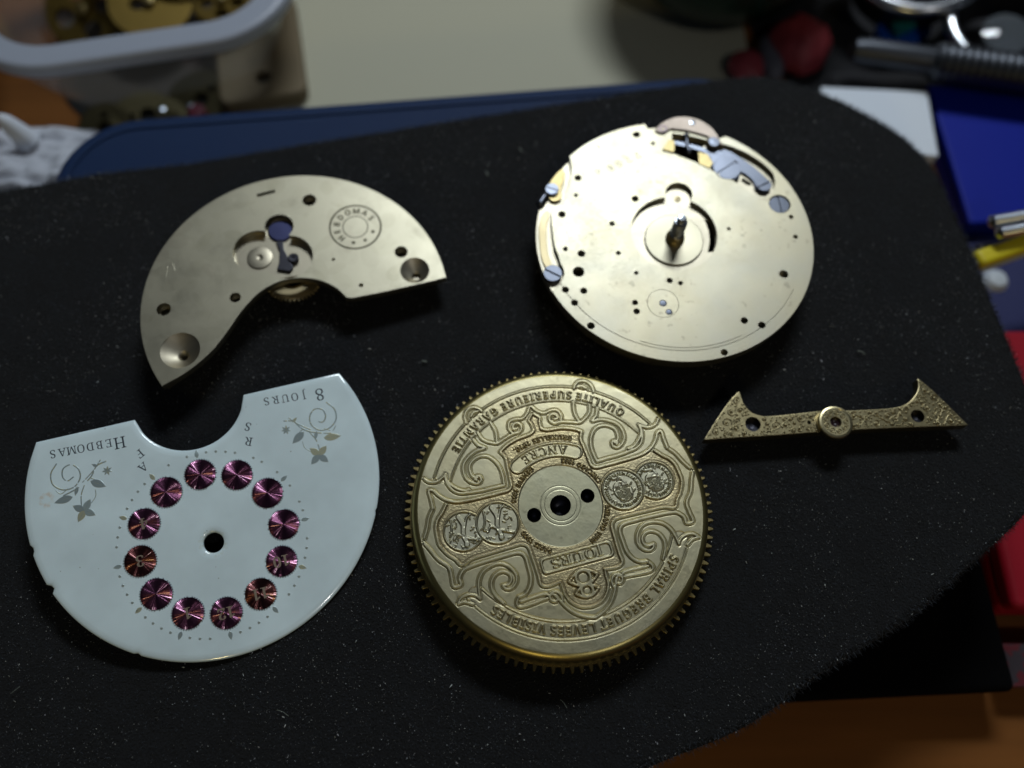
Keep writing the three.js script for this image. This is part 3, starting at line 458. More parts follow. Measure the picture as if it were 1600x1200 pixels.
  const flap = (p, y) => part('click_spring', slab(pts(p), [], y, 0.3, 0.06), M.gilt, plate);
  flap([0.4, -16.2, 1.3, -16.0, 1.15, -14.2, 0.9, -13.9, -0.6, -14.4], 0.25); flap([4.6, -14.2, 5.9, -13.7, 6.6, -12.2, 6.0, -11.2, 4.5, -12.0], 0.12);
  function slotted(name, x, z, r, y, m, turn) {
    const w = 0.16 * r, h = part(name, slab(circle(x, z, r, 44), [[[-r * 0.97, -w], [r * 0.97, -w], [r * 0.97, w], [-r * 0.97, w]].map(([p, q]) => [x + p * Math.cos(turn) - q * Math.sin(turn), z + p * Math.sin(turn) + q * Math.cos(turn)])], y, 0.3, 0.06), m, plate);
    part('slot_floor', new THREE.CylinderGeometry(r * 0.96, r * 0.96, 0.5, 36).translate(x, y - 0.46, z), m, h);
    return h;
  }
  slotted('lever_screw', 8.55, -11.36, 1.98, 0.06, M.blued, -0.65); slotted('small_screw', 13.6, -8.7, 1.12, -0.12, M.blued, -0.5); slotted('bridge_screw', 15.4, -5.3, 1.42, -0.18, M.blued, 1.5);
  // the open left edge: a setting lever, its spring and two screws
  part('setting_spring', slab(spline([-18.6, 1.5, -18.55, -2.2, -17.6, -4.1, -17.15, -3.9, -17.55, -1.5, -17.5, 2.5, -16.9, 5.4, -17.3, 5.7, -18.2, 4.2], 5, true), [], -0.55, 0.5, 0.06), M.brass, plate);
  part('setting_lever', slab(spline([-17.0, -8.9, -15.2, -11.2, -14.8, -10.4, -15.4, -7.6, -15.5, -6.0, -16.6, -5.6, -17.6, -6.8], 5, true), [], -0.35, 0.6, 0.08), M.gilt, plate);
  slotted('setting_screw', -16.75, -7.4, 0.95, 0.12, M.blued, 0.4);
  part('crown_pinion', new THREE.CapsuleGeometry(0.62, 1.2, 4, 14).rotateX(PI / 2).rotateY(-0.5).translate(-18.1, -0.6, -5.9), M.blued, plate);
  slotted('edge_screw', -16.9, 6.2, 1.28, -0.1, M.blued, 0.5);
}

// ---------- the half-moon barrel bridge ----------
{
  const bridge = lean(thing('barrel_bridge', 'crescent nickel watch bridge with two conical sinks and a round stamp', 'watch bridge', [-29.032, 5, -10.121]), [0.0612, 0.9981, 0.0092]);
  const R = 20.4, inner = spline([19.95, -4.24, 17.7, -3.5, 14.34, -2.5, 10.7, -1.45, 7.35, -0.6], 4).concat(spline([6.6, -0.62, 5.06, -2.08, 2.71, -3.19, 0.16, -3.46, -2.3, -2.95, -4.9, -1.26, -7.03, 1.66, -8.54, 4.79, -10.27, 7.87, -13.02, 10.9, -15.7, 12.85], 6));
  const outline = [...arc(0, 0, R, ANG(-15.75, 12.95), ANG(19.95, -4.2) + 2 * PI, 150), ...inner];
  const recess = starUnion(-3.7, -8.3, [[-6.1, -7.5, 3.4], [-1.9, -6.75, 3.5], [-3.6, -11.6, 2.05]]), HO = [[-17.28, 1.89, 1.02], [-8.19, -0.19, 0.82], [0.16, -16.16, 1.05], [13.57, -8.12, 1.0], [8.42, -2.65, 0.4], [4.35, -6.57, 0.32]];
  const slot = pts([-7.45, -16.9, -4.85, -17.8, -4.6, -17.2, -7.2, -16.25]), DISH = [[-14.25, 7.8, 2.62, 0.26, 0.42], [15.6, -5.25, 2.1, 0.2, 0.4]];
  const c = canvas(2048).getContext('2d'), b = canvas(2048).getContext('2d');
  c.fillStyle = '#fff'; b.fillStyle = '#fff'; for (const k of [c, b]) { k.fillRect(0, 0, 2048, 2048); k.setTransform(2048 / 42, 0, 0, 2048 / 42, 1024, 1024); }
  for (let i = 0; i < 260; i++) { c.fillStyle = `rgba(90,85,70,${rr(0.01, 0.04)})`; c.beginPath(); c.ellipse(rr(-20, 20), rr(-20, 14), rr(0.3, 2.5), rr(0.2, 1.4), rr(0, 3), 0, 7); c.fill(); }
  for (const k of [c, b]) {
    k.strokeStyle = k === c ? 'rgba(60,58,50,0.75)' : '#000'; k.fillStyle = k.strokeStyle; k.lineWidth = 0.11;
    for (const r of [3.62, 3.5, 1.75]) { k.beginPath(); k.arc(6.95, -11.95, r, 0, 7); k.stroke(); }
    k.font = 'bold 75px sans-serif'; k.textAlign = 'center'; k.textBaseline = 'middle';
    [...'HEBDOMAS'].forEach((ch, i) => { const t = 2.3 + (i / 7) * 3.35; k.save(); k.translate(6.95 + 2.62 * Math.cos(t), -11.95 + 2.62 * Math.sin(t)); k.rotate(t + PI / 2); k.scale(1 / 60, 1 / 60); k.fillText(ch, 0, 0); k.restore(); });
    for (const t of [0.27, 0.95, 1.6]) { k.save(); k.translate(6.95 + 2.6 * Math.cos(t), -11.95 + 2.6 * Math.sin(t)); k.beginPath(); for (let i = 0; i < 10; i++) { const q = i % 2 ? 0.16 : 0.38, a = (i / 10) * 2 * PI; k.lineTo(q * Math.cos(a), q * Math.sin(a)); } k.fill(); k.restore(); }
    for (let i = 0; i < 60; i++) { k.save(); k.globalAlpha = 0.25; k.lineWidth = 0.03; const x = rr(-18, 18), z = rr(-19, 8), a = rr(0, 6), l = rr(0.2, 2); k.beginPath(); k.moveTo(x, z); k.lineTo(x + l * Math.cos(a), z + l * Math.sin(a)); k.stroke(); k.restore(); }
  }
  const top = M.nickel.clone(); top.color = rgb(0.405, 0.378, 0.285); top.map = canvasTex(c.canvas, 42, true); top.bumpMap = canvasTex(b.canvas, 42); top.bumpScale = 0.00004;
  part('top_plate', slab(outline, [recess, slot, ...HO.map(([x, z, r]) => circle(x, z, r, 34)), ...DISH.map(([x, z, r]) => circle(x, z, r, 56))], 0, 1.2, 0.08), top, bridge);
  const low = arc(0, 0, R - 0.35, ANG(-15.4, 12.3), ANG(19.2, -5.2) + 2 * PI, 120).concat(spline([18.9, -5.4, 14.3, -3.4, 10.6, -2.2, 7.4, -1.4, 5.2, -3.0, 2.7, -4.2, 0.2, -4.5, -2.6, -4.0, -5.4, -2.2, -7.8, 1.2, -9.3, 4.6, -11, 7.6, -13.4, 10.4, -15.2, 12.0], 5));
  part('lower_plate', slab(low, [circle(-3.6, -11.6, 1.9, 34), slot, ...HO.slice(0, 4).map(([x, z, r]) => circle(x, z, r * 0.75, 26)), ...DISH.map(([x, z, r]) => circle(x, z, r * 0.82, 40))], -1.203, 1.0, 0.05), M.champagne, bridge);
  for (const [x, z, r, dx, dz] of DISH) {   // conical sink round a small hole
    const n = 60, g = [], ringAt = (t, rad, y) => [x + dx * t + rad * Math.cos, y];
    const pos = [], idx = [], ix = (j, i) => j * n + (i % n), rows = [[r + 0.02, -0.06], [r * 0.8, -0.42], [r * 0.55, -0.78], [r * 0.32, -1.05], [0.46, -1.2], [0.44, -2.6]];
    rows.forEach(([q, y], j) => { const t = Math.min(1, j / 4); for (let i = 0; i < n; i++) { const a = (i / n) * 2 * PI; pos.push(x + dx * t + q * Math.cos(a), y, z + dz * t + q * Math.sin(a)); } });
    for (let j = 0; j < rows.length - 1; j++) for (let i = 0; i < n; i++) idx.push(ix(j, i), ix(j, i + 1), ix(j + 1, i), ix(j, i + 1), ix(j + 1, i + 1), ix(j + 1, i));
    const geo = new THREE.BufferGeometry(); geo.setAttribute('position', new THREE.Float32BufferAttribute(pos, 3)); geo.setAttribute('uv', new THREE.Float32BufferAttribute(pos.flatMap((v, i) => (i % 3 === 1 ? [] : [v])), 2)); geo.setIndex(idx); geo.computeVertexNormals();
    part('conical_sink', geo, M.champagne, bridge);
  }
  part('spindle_boss', turnedPost([[1.75, -1.19], [1.72, -1.02], [1.6, -0.98], [0.5, -0.98], [0.3, -1.1], [0.02, -1.12]], 48).translate(-6.0, 0, -7.1), M.champagne, bridge);
  part('blued_screw', turnedPost([[1.72, -2.0], [1.72, -0.95], [1.6, -0.86], [0.02, -0.85]], 40).translate(-3.6, 0, -11.55), M.darkBlued, bridge);
  part('detent', slab(pts([-4.0, -9.7, -3.0, -9.7, -2.75, -8.4, -1.2, -5.6, -1.6, -4.9, -3.4, -5.2, -3.2, -6.2, -3.35, -8.2]), [], -0.75, 0.4, 0.08), M.blackSteel, bridge);
  part('pinion', turnedPost([[0.75, -1.2], [0.75, -0.66], [0.55, -0.55], [0.3, -0.56], [0.28, -0.75], [0.02, -0.75]], 30).translate(-1.3, 0, -7.0), M.blackSteel, bridge);
  part('ratchet_wheel', slab(toothed(3.75, 4.15, 44, 0.6).map(([x, z]) => [x - 1.5, z - 5.3]), [circle(-1.5, -5.3, 2, 30)], -2.5, 0.6, 0.05, 1), M.brass, bridge);
  part('wheel_post', turnedPost([[2.0, -2.2], [2.0, -3.6], [1.2, -3.7], [1.2, -5.2]], 30).translate(-1.5, 0, -5.3), M.oldBrass, bridge);
  for (const [x, z] of [[-15.6, 8.6], [16.2, -6.4], [0, -16.5], [-13.5, -8]]) part('pillar', turnedPost([[1.3, -2.19], [1.3, -4.2], [1.0, -5.3 - x * 0.06], [0.02, -5.35 - x * 0.06]], 28).translate(x, 0, z), M.oldBrass, bridge);
}

// ---------- the engraved arched bar ----------
{
  const bar = thing('balance_bridge', 'narrow engraved brass balance bridge with flared ends and round centre boss', 'watch bridge', [41.67, 3, 6.22]);
  const outline = [...spline([-17.1, 2.81, -15.75, 0.8, -14.14, -1.44, -12.79, -3.09, -11.85, -3.95], 4), ...spline([-11.72, -3.7, -11.61, -3.09, -11.27, -1.95, -10.45, -0.94, -9.1, -0.46, -7.46, -0.5, -5.33, -0.74, -3.43, -0.94, -1.65, -1.14, 2.23, -1.24, 4.11, -1.32, 6.47, -1.46, 8.38, -1.68, 9.89, -2.2, 11.03, -3.21, 11.77, -4.36, 11.93, -5.7], 4), ...spline([12.1, -5.75, 13.38, -4.36, 14.69, -2.71, 15.97, -0.94, 17.22, 0.72], 4), ...spline([17.1, 0.85, 13.95, 0.95, 9.28, 1.12, 4.6, 1.32, 1.79, 1.49, -1.95, 1.73, -5.7, 2.02, -9.43, 2.3, -12.92, 2.52, -16.9, 2.82], 3)];
  const holes = [circle(-10.56, 0.67, 1.1, 36), circle(10.93, -0.45, 0.98, 36), circle(-3.27, 0.43, 0.36, 22), circle(-0.36, 0.5, 0.75, 30)];
  const brass = metal([0.36, 0.31, 0.18], 0.52, { roughnessMap: smudge, map: tarnish, bumpMap: grainBump, bumpScale: 0.00001 });
  const inside = (x, z) => { let k = false; for (let i = 0, j = outline.length - 1; i < outline.length; j = i++) { const [xi, zi] = outline[i], [xj, zj] = outline[j]; if (zi > z !== zj > z && x < ((xj - xi) * (z - zi)) / (zj - zi) + xi) k = !k; } return k; };
  const clear = (x, z, r) => { for (let i = 0; i < 12; i++) if (!inside(x + r * Math.cos(i * 0.5236), z + r * Math.sin(i * 0.5236))) return false; return Math.hypot(x + 10.56, z - 0.67) > 1.25 + r && Math.hypot(x - 10.93, z + 0.45) > 1.15 + r && Math.hypot(x + 3.27, z - 0.43) > 0.42 + r && Math.hypot(x + 0.2, z - 0.7) > 2.2 + r; };
  const curls = [], taken = [];
  for (let t = 0; t < 9000; t++) {
    const x = rr(-17, 17), z = rr(-5.5, 3), r = t < 900 ? rr(0.5, 0.72) : t < 3000 ? rr(0.25, 0.42) : rr(0.1, 0.17);
    if (!clear(x, z, r + 0.06) || taken.some((q) => Math.hypot(x - q[0], z - q[1]) < r + q[2] + 0.03)) continue;
    taken.push([x, z, r]); if (r < 0.2) { curls.push(new THREE.SphereGeometry(r, 7, 5).translate(x, 0.02, z)); continue; } const a = rr(0, 6), dir = rnd() < 0.5 ? 1 : -1, p = [];
    for (let i = 0; i <= 12; i++) { const u = i / 12, q = r * (1 - 0.8 * u), v = a + dir * u * 7.5; p.push(new THREE.Vector3(x + q * Math.cos(v), 0.02, z + q * Math.sin(v))); }
    curls.push(new THREE.TubeGeometry(new THREE.CatmullRomCurve3(p), 22, 0.1, 5)); curls.push(new THREE.SphereGeometry(0.19, 8, 6).translate(x, 0.05, z));
  }
  for (const p of [[-9, 1.8, -7.4, 1.2, -5.6, -0.2, -3.9, -0.6], [3, 1.1, 5, -0.6, 7.5, 0.5, 9.0, -1.3, 11.2, -2.8], [12.1, -4.6, 12.4, -2.4, 12.3, 0.4], [13, -3.6, 14.3, -1.6, 13.1, 0.5], [-12.2, -2.8, -12.8, 0, -13.4, 2.2], [2.4, -0.9, 4, 0.2, 4.2, 1.1], [14.2, 0.6, 15, -0.6, 15.9, -0.7]]) curls.push(new THREE.TubeGeometry(new THREE.CatmullRomCurve3(pts(p).map(([x, z]) => new THREE.Vector3(x, 0.02, z))), 40, 0.09, 6));
  part('scrollwork', mergeGeometries(curls), brass, bar, 'stuff');
  part('engraved_bar', slab(outline, holes, 0, 1.6, 0.1), brass, bar);
  for (const [x, z, r] of [[-10.56, 0.67, 1.05], [10.93, -0.45, 0.94]]) { const s = part('screw_seat', new THREE.CylinderGeometry(r * 0.97, r * 0.97, 0.4, 30).translate(x, -1.1, z), M.blackSteel, bar); part('screw_hole', turnedPost([[0.4, -0.9], [0.36, -0.82], [0.1, -0.86], [0.02, -0.86]], 20).translate(x, 0, z), M.blackSteel, s); }
  const boss = part('boss', turnedPost([[2.16, -0.1], [2.2, 0.3], [2.2, 0.85], [2.1, 1.0], [1.86, 1.04], [1.82, 1.0], [0.74, 0.96], [0.68, 0.88], [0.66, -0.8]], 80).translate(-0.2, 0, 0.72), metal([0.6, 0.52, 0.3], 0.42, { roughnessMap: smudge }), bar);
  const bead = []; for (let i = 0; i < 9; i++) { const a = (i / 9) * 2 * PI, q = [0.28, 0.14][0]; bead.push(new THREE.TorusGeometry(q, 0.07, 8, 18).rotateX(-PI / 2).translate(-0.2 + 1.28 * Math.cos(a), 1.0, 0.72 + 1.28 * Math.sin(a))); bead.push(new THREE.SphereGeometry(0.1, 8, 6).translate(-0.2 + 1.28 * Math.cos(a), 1.0, 0.72 + 1.28 * Math.sin(a))); bead.push(new THREE.SphereGeometry(0.09, 8, 6).translate(-0.2 + 1.52 * Math.cos(a + 0.35), 1.0, 0.72 + 1.52 * Math.sin(a + 0.35))); }
  part('scroll_ring', mergeGeometries(bead), brass, boss, 'stuff');
  part('jewel', turnedPost([[0.64, 0.5], [0.5, 0.55], [0.25, 0.35], [0.02, 0.3]], 24).translate(-0.2, 0, 0.72), new THREE.MeshPhysicalMaterial({ color: rgb(0.02, 0.008, 0.012), roughness: 0.3 }), boss);
  for (const x of [-8.6, 8.6]) part('foot', slab(circle(x, x < 0 ? 0.8 : -0.2, 0.85, 24), [], -1.602, 1.3, 0.1), M.oldBrass, bar);
}

// ---------- things round the pad, out of focus ----------
const plain = (r, g, b, rough = 0.6, x = {}) => new THREE.MeshPhysicalMaterial({ color: rgb(r, g, b), roughness: rough, ...x });
const rbox = (w, h, d, r = 1, s = 3) => new RoundedBoxGeometry(w, h, d, s, r);
const roundRect = (w, d, r, n = 8) => [...arc(w / 2 - r, d / 2 - r, r, 0, PI / 2, n), ...arc(-w / 2 + r, d / 2 - r, r, PI / 2, PI, n), ...arc(-w / 2 + r, -d / 2 + r, r, PI, 1.5 * PI, n), ...arc(w / 2 - r, -d / 2 + r, r, 1.5 * PI, 2 * PI, n)];
{
  const o = thing('navy_case', 'navy blue case with a rounded corner lying under the black pad', 'case', [-12.5, TABLE, -19]); o.rotation.y = 0.095;
  const leather = plain(0.007, 0.023, 0.075, 0.6, { specularIntensity: 0.4, bumpMap: grainBump, bumpScale: 0.0001 });
  part('body', slab(roundRect(118, 72, 13), [], 12, 12, 1, 3), leather, o); part('lid', slab(roundRect(118.6, 72.6, 13.3), [], 22.8, 10.6, 2.2, 5), leather, o);
  part('stitched_edge', slab(roundRect(114, 68, 11.5), [roundRect(112.6, 66.6, 10.8)], 23.05, 0.7, 0.2, 2), leather, o);
  part('seam_band', slab(roundRect(117, 71, 12.6), [], 12.3, 0.6, 0.1, 1), plain(0.1, 0.1, 0.12, 0.4), o);
}
{
  const o = thing('black_box', 'black box in shadow under the front corner of the pad', 'box', [42, TABLE, 26.2]); o.rotation.y = 0.045;
  const m = plain(0.0015, 0.0015, 0.002, 0.9, { specularIntensity: 0.15 }); part('body', rbox(56, 5, 26, 1.5).translate(0, 2.5, 0), m, o); part('lid', rbox(56.6, 3, 26.6, 1.2).translate(0, 6.6, 0), m, o);
}
{
  const o = thing('cream_mat', 'cream coloured work mat lying behind the navy case', 'mat', [-4, TABLE, -112]);
  part('sheet', slab([...roundRect(104, 150, 2)], [], 0.5, 0.46, 0.1, 1), plain(0.42, 0.41, 0.31, 0.75), o); o.rotation.y = 0.04;
}
{
  const o = thing('wooden_block', 'tan wooden block with a round dark hole beside the plastic tub', 'wooden block', [-51.5, TABLE + 0.6, -84.5]); o.rotation.y = 0.2;
  const m = plain(0.14, 0.105, 0.055, 0.7); part('body', slab(roundRect(17, 27, 2.2), [circle(0.4, 8.2, 2.1, 30)], 3.4, 3.4, 0.5, 3), m, o); part('hole_floor', new THREE.CylinderGeometry(2.05, 2.05, 0.5, 30).translate(0.4, 1.2, 8.2), plain(0.03, 0.03, 0.03), o);
}
{
  const o = thing('plastic_tub', 'shallow clear plastic tub with a milky rim holding brass scraps', 'plastic tub', [-72, TABLE, -89.3]); o.rotation.y = 0.2;
  const pl = new THREE.MeshPhysicalMaterial({ color: rgb(0.75, 0.78, 0.82), roughness: 0.12, transmission: 0.92, thickness: 0, side: THREE.DoubleSide });
  const ring = [[44, 30, 10, 0.4], [52, 37, 12, 10], [54, 39, 13, 17]].map(([w, d, r, y]) => roundRect(w, d, r, 10).map(([x, z]) => [x, y, z]));
  const pos = [], n = ring[0].length; for (let j = 0; j < 2; j++) for (let i = 0; i < n; i++) { const a = ring[j][i], b = ring[j][(i + 1) % n], c = ring[j + 1][i], d = ring[j + 1][(i + 1) % n]; pos.push(...a, ...c, ...b, ...b, ...c, ...d); }
  const g = new THREE.BufferGeometry(); g.setAttribute('position', new THREE.Float32BufferAttribute(pos, 3)); g.computeVertexNormals();
  part('wall', toCreasedNormals(g, 1), pl, o); part('bottom', slab(roundRect(44, 30, 10, 10), [], 0.9, 0.5, 0.1), plain(0.05, 0.04, 0.03, 0.5), o);
  part('rim', slab(roundRect(61, 46.5, 17, 14), [roundRect(53, 38.5, 13, 14)], 20, 3.2, 1.0, 5), plain(0.31, 0.345, 0.42, 0.4), o);
}
for (const [x, y, z, r, t, k, l] of [[-86, -20, -90, 8, 0.3, 0, 'spoked brass wheel at the left end inside the plastic tub'], [-72, -18, -90, 8, 0.2, 1, 'large flat brass plate in the middle of the plastic tub'], [-58, -19, -91, 6, -0.3, 0, 'small spoked brass wheel at the right end inside the plastic tub'], [-80, -17, -97, 6, -0.2, 1, 'flat brass plate behind the left wheel in the plastic tub'], [-66, -15, -97, 7, 0.4, 0, 'spoked brass wheel by the far wall of the plastic tub'], [-54, -18, -97, 5, 0.3, 1, 'small flat brass plate in the far right corner of the plastic tub']]) {
  const o = thing('brass_scrap', l, k ? 'watch plate' : 'brass wheel', [x, y, z], 'brass scraps in the plastic tub'); o.rotation.set(t, x, t * 0.7);
  const holes = k ? [circle(r * 0.3, 0, r * 0.2, 20), circle(-r * 0.4, r * 0.2, r * 0.15, 20)] : [0, 1, 2, 3].map((i) => circle(r * 0.5 * Math.cos(i * 1.57), r * 0.5 * Math.sin(i * 1.57), r * 0.26, 20));
  part(k ? 'plate' : 'wheel', slab(k ? circle(0, 0, r, 50) : toothed(r * 0.92, r, 40), holes, 0, 1.2, 0.1), M.brassDull, o); part('hub', turnedPost([[r * 0.16, 0], [r * 0.14, 1.2], [0.05, 1.4]], 20), M.oldBrass, o);
}
for (const [x, z, r, k, l] of [[-80, -66, 5.5, 0, 'dull brass wheel on the table in front of the tub, nearest the orange wood'], [-72, -69, 7, 1, 'dull brass plate on the table in front of the tub'], [-67.5, -67, 3, 0, 'small yellow brass wheel beside the tissue'], [-62, -73, 6.5, 1, 'dull brass plate half under the tub next to the wooden block']]) {
  const o = thing('brass_part', l, k ? 'watch plate' : 'brass wheel', [x, TABLE + 1.4, z]); o.rotation.set(0.15, x, 0.1);
  part(k ? 'plate' : 'wheel', slab(k ? spline([-r, 0, -r * 0.4, -r, r * 0.7, -r * 0.7, r, 0.3 * r, 0, r * 0.8], 6, true) : toothed(r * 0.9, r, 34), [circle(0, 0, r * 0.25, 20), circle(r * 0.45, 0, r * 0.14, 16)], 0.5, 1.1, 0.1), M.scrap, o); part('pivot', turnedPost([[r * 0.12, 0], [r * 0.1, 1.4], [0.05, 1.6]], 16).translate(-r * 0.4, 0, 0), M.steel, o);
}
{
  const o = thing('red_pot', 'small pinkish red pot beside the wooden block', 'pot', [-61.5, TABLE, -68]); part('shell', turnedPost([[2.6, 0], [2.6, 5], [2.2, 6], [0.05, 6.2]], 30), plain(0.1, 0.014, 0.025, 0.4), o); part('base_ring', turnedPost([[3.3, 0], [3.3, 1], [2.6, 1.2]], 30), plain(0.2, 0.17, 0.19, 0.4), o); o.scale.setScalar(0.7);
}
{ // crumpled tissue
  const o = thing('paper_tissue', 'crumpled white paper tissue at the left end of the navy case', 'tissue', [-83, -12, -46]);
  const p = [], n = 60, idx = []; for (let j = 0; j <= n; j++) for (let i = 0; i <= n; i++) { const u = i / n - 0.5, v = j / n - 0.5, h = fbm(u * 5 + 9, v * 5 + 9, 71, 4) * 6 + Math.abs(fbm(u * 9, v * 9, 73, 2) - 0.5) * 5 - 5 - 10 * smooth(u, 0.1, 0.5); p.push(u * 44 + v * 8, h - 10 * Math.pow(Math.abs(v) * 1.6, 3), v * 24 - u * 8); }
  for (let j = 0; j < n; j++) for (let i = 0; i < n; i++) { const a = j * (n + 1) + i; idx.push(a, a + n + 1, a + 1, a + 1, a + n + 1, a + n + 2); }
  const g = new THREE.BufferGeometry(); g.setAttribute('position', new THREE.Float32BufferAttribute(p, 3)); g.setIndex(idx); g.computeVertexNormals();
  part('sheet', g, new THREE.MeshPhysicalMaterial({ color: rgb(0.6, 0.64, 0.72), roughness: 0.95, transmission: 0.3, thickness: 0, side: THREE.DoubleSide }), o);
  part('peak', lathe([[2.2, -3], [1.7, 0], [1.3, 2.2], [0.7, 3.4], [0.02, 3.8]], 14).rotateZ(0.25).translate(-2.5, 1.5, -6), plain(0.62, 0.67, 0.75, 0.9), o);
}
{
  const o = thing('green_bowl', 'dark green glossy bowl on the cream mat edge', 'bowl', [44, TABLE, -107]);
  part('shell', lathe([[0.1, 1], [12, 0.6], [19, 6], [23, 15], [24.6, 23], [23.6, 23.2], [21.8, 15], [17.5, 7.5], [10, 3], [0.1, 3]], 80), plain(0.006, 0.022, 0.016, 0.25), o); part('foot', turnedPost([[12, 0], [12.5, 0.9], [11, 1]], 60), plain(0.006, 0.02, 0.014, 0.4), o);
}
function lump(name, label, x, y, z, sx, sy, sz, m, s) {
  const o = thing(name, label, 'fabric pouch', [x, y, z], undefined), g = new THREE.SphereGeometry(1, 64, 48), q = g.attributes.position; for (let i = 0; i < q.count; i++) { const a = q.getX(i), b = q.getY(i), c = q.getZ(i), k = 0.85 + 0.3 * fbm(a * 2 + s + 9, c * 2 + b + 9, s, 4); q.setXYZ(i, a * sx * k, b * sy * k, c * sz * k); } g.computeVertexNormals(); part('bag', g, m, o); part('drawn_hem', new THREE.TorusGeometry(sx * 0.8, 0.35, 8, 30).rotateX(PI / 2 + 0.4).scale(1, 0.5, sz / sx).translate(0, sy * 0.1, 0), m, o); return o;
}
const redMesh = dataTex(256, (u, v) => { const k = (Math.sin(u * 2 * PI * 14) * Math.sin(v * 2 * PI * 14)) > 0.3 ? 1 : 0.35; return [lin2s(0.34 * k + 0.05), lin2s(0.045 * k), lin2s(0.06 * k)]; }, true, 1); redMesh.repeat.set(3, 3);
{
  const o = thing('shade_cloth', 'dark cloth added in place of shade under the brass parts in front of the tub', 'cloth', [-71, TABLE, -76]); const m = plain(0.007, 0.008, 0.007, 0.95); part('sheet', slab(spline([-18, -14, 0, -17, 15, -12, 16, 4, 8, 14, -6, 15, -13, 8, -20, 0], 6, true), [], 0.5, 0.46, 0.1, 1), m, o); part('folded_edge', slab(spline([-16, -12, 0, -15, 13, -11, 8, -8, -4, -10], 6, true), [], 1.4, 0.8, 0.3, 2), m, o);  // added dark sheet, stands in for the tub's shadow on the table
}
{
  const o = thing('clutter_cloth', 'black cloth added for the dark clutter under the dark hand tool', 'tool roll', [84, TABLE, -84]); const m = plain(0.006, 0.006, 0.008, 0.9); part('sheet', slab(spline([-34, -20, 0, -30, 40, -30, 44, 10, 20, 14, 0, 16, -22, 13, -30, 0], 6, true), [], 0.5, 0.46, 0.1, 1), m, o); part('rolled_edge', new THREE.CapsuleGeometry(2.2, 50, 6, 16).rotateZ(PI / 2).translate(6, 2.6, 8), m, o);  // added dark sheet, fills the black clutter between pouches and tools
}
lump('red_pouch', 'larger red mesh pouch behind the pad, under the green bowl rim', 58, TABLE + 4, -85, 6.5, 4.5, 6.5, new THREE.MeshStandardMaterial({ map: redMesh, roughness: 0.6 }), 3);
lump('red_pouch', 'smaller plain red pouch at the right edge of the cream mat', 47.5, TABLE + 2.5, -80.5, 3.6, 2.6, 4, plain(0.3, 0.04, 0.055, 0.6), 5);
lump('grey_pouch', 'grey cloth pouch between the two red pouches', 52.5, TABLE + 3, -82.5, 2.6, 2.4, 5.5, plain(0.11, 0.11, 0.14, 0.6), 8);
{
  const o = thing('hand_tool', 'dark metal hand tool with knurled grip resting behind the blue box', 'hand tool', [65.3, -17, -76.5]); const dm = metal([0.06, 0.065, 0.075], 0.45);
  const dir = new THREE.Group(); const kn = []; for (let i = 0; i < 22; i++) kn.push([3.5 + (i % 2 ? 0.16 : -0.1), 15 + i * 0.75]);
  part('shaft', turnedPost([[0.05, -1], [2.2, 0], [2.6, 2], [2.6, 14], [3.0, 14.6]], 40).rotateZ(-PI / 2).rotateY(-0.19), dm, o);
  part('knurled_grip', turnedPost([[3.0, 14.6], ...kn, [3.4, 32], [3.6, 36], [0.1, 60]], 48).rotateZ(-PI / 2).rotateY(-0.19), dm, o);
}
for (const [x, y, z, R, l] of [[81, -15, -99, 13, 'chrome ring of a loupe at the top, further one'], [98, -17, -84, 12, 'chrome ring of a loupe beside the knurled tool grip']]) {
  const o = thing('loupe', l, 'loupe', [x, y, z]); o.rotation.set(0.1, 0, 0.1); part('chrome_ring', new THREE.TorusGeometry(R, 1.3, 16, 80).rotateX(PI / 2), metal([0.6, 0.62, 0.66], 0.25), o); part('barrel', lathe([[R - 0.6, -0.4], [R - 2.5, -9], [R - 3.4, -9], [R - 2, -0.6]], 60), plain(0.008, 0.009, 0.013, 0.4), o);
  part('lens', new THREE.SphereGeometry(R - 2.2, 48, 16, 0, 2 * PI, 0, 0.5).scale(1, 0.7, 1).translate(0, -R * 0.62 - 2, 0), new THREE.MeshPhysicalMaterial({ color: rgb(0.7, 0.8, 0.9), roughness: 0.05, transmission: 0.9, thickness: 2, ior: 1.5 }), o);
}
{
  const o = thing('blue_clip', 'bright blue plastic clip lying behind the dark hand tool', 'clip', [80, TABLE, -89.5]); o.rotation.y = 0.5;
  const bl = plain(0.008, 0.09, 0.5, 0.35); part('jaw', slab(spline([-5, 3, -4, -3, 1, -4, 6, 0, 5, 3.5], 6, true), [circle(0, 0.4, 1.2, 20)], 4, 3, 0.6, 3), bl, o); part('tab', rbox(5, 2.4, 3, 0.8).translate(-1, 5.2, 0.5), plain(0.01, 0.16, 0.16, 0.35), o);
}
{
  const o = thing('white_box', 'small white carton at the back right of the pad', 'carton', [69, TABLE, -62.5]); o.rotation.y = -0.06; const w = plain(0.68, 0.74, 0.82, 0.6);
  part('carton', rbox(20, 7, 15, 0.4).translate(0, 3.5, 0), w, o); part('flap', rbox(20.2, 0.5, 15.2, 0.2).translate(0, 7.4, 0), w, o); part('side_strip', rbox(0.6, 6, 14, 0.2).translate(10.3, 3.5, 0), plain(0.2, 0.26, 0.34), o);
}
{
  const o = thing('blue_box', 'royal blue plastic box to the right of the pad', 'box', [95.5, TABLE, -57.5]); o.rotation.y = 0.04; const bl = plain(0.002, 0.012, 0.26, 0.55, { specularIntensity: 0.4 });
  part('body', rbox(27, 4, 32, 0.8).translate(0, 2, 0), bl, o); part('lid', rbox(27.4, 1.6, 32.4, 0.6).translate(0, 5, 0), bl, o); part('latch', rbox(3, 2, 1, 0.3).translate(-2, 4, 16.6), plain(0.03, 0.1, 0.4, 0.4), o);
}
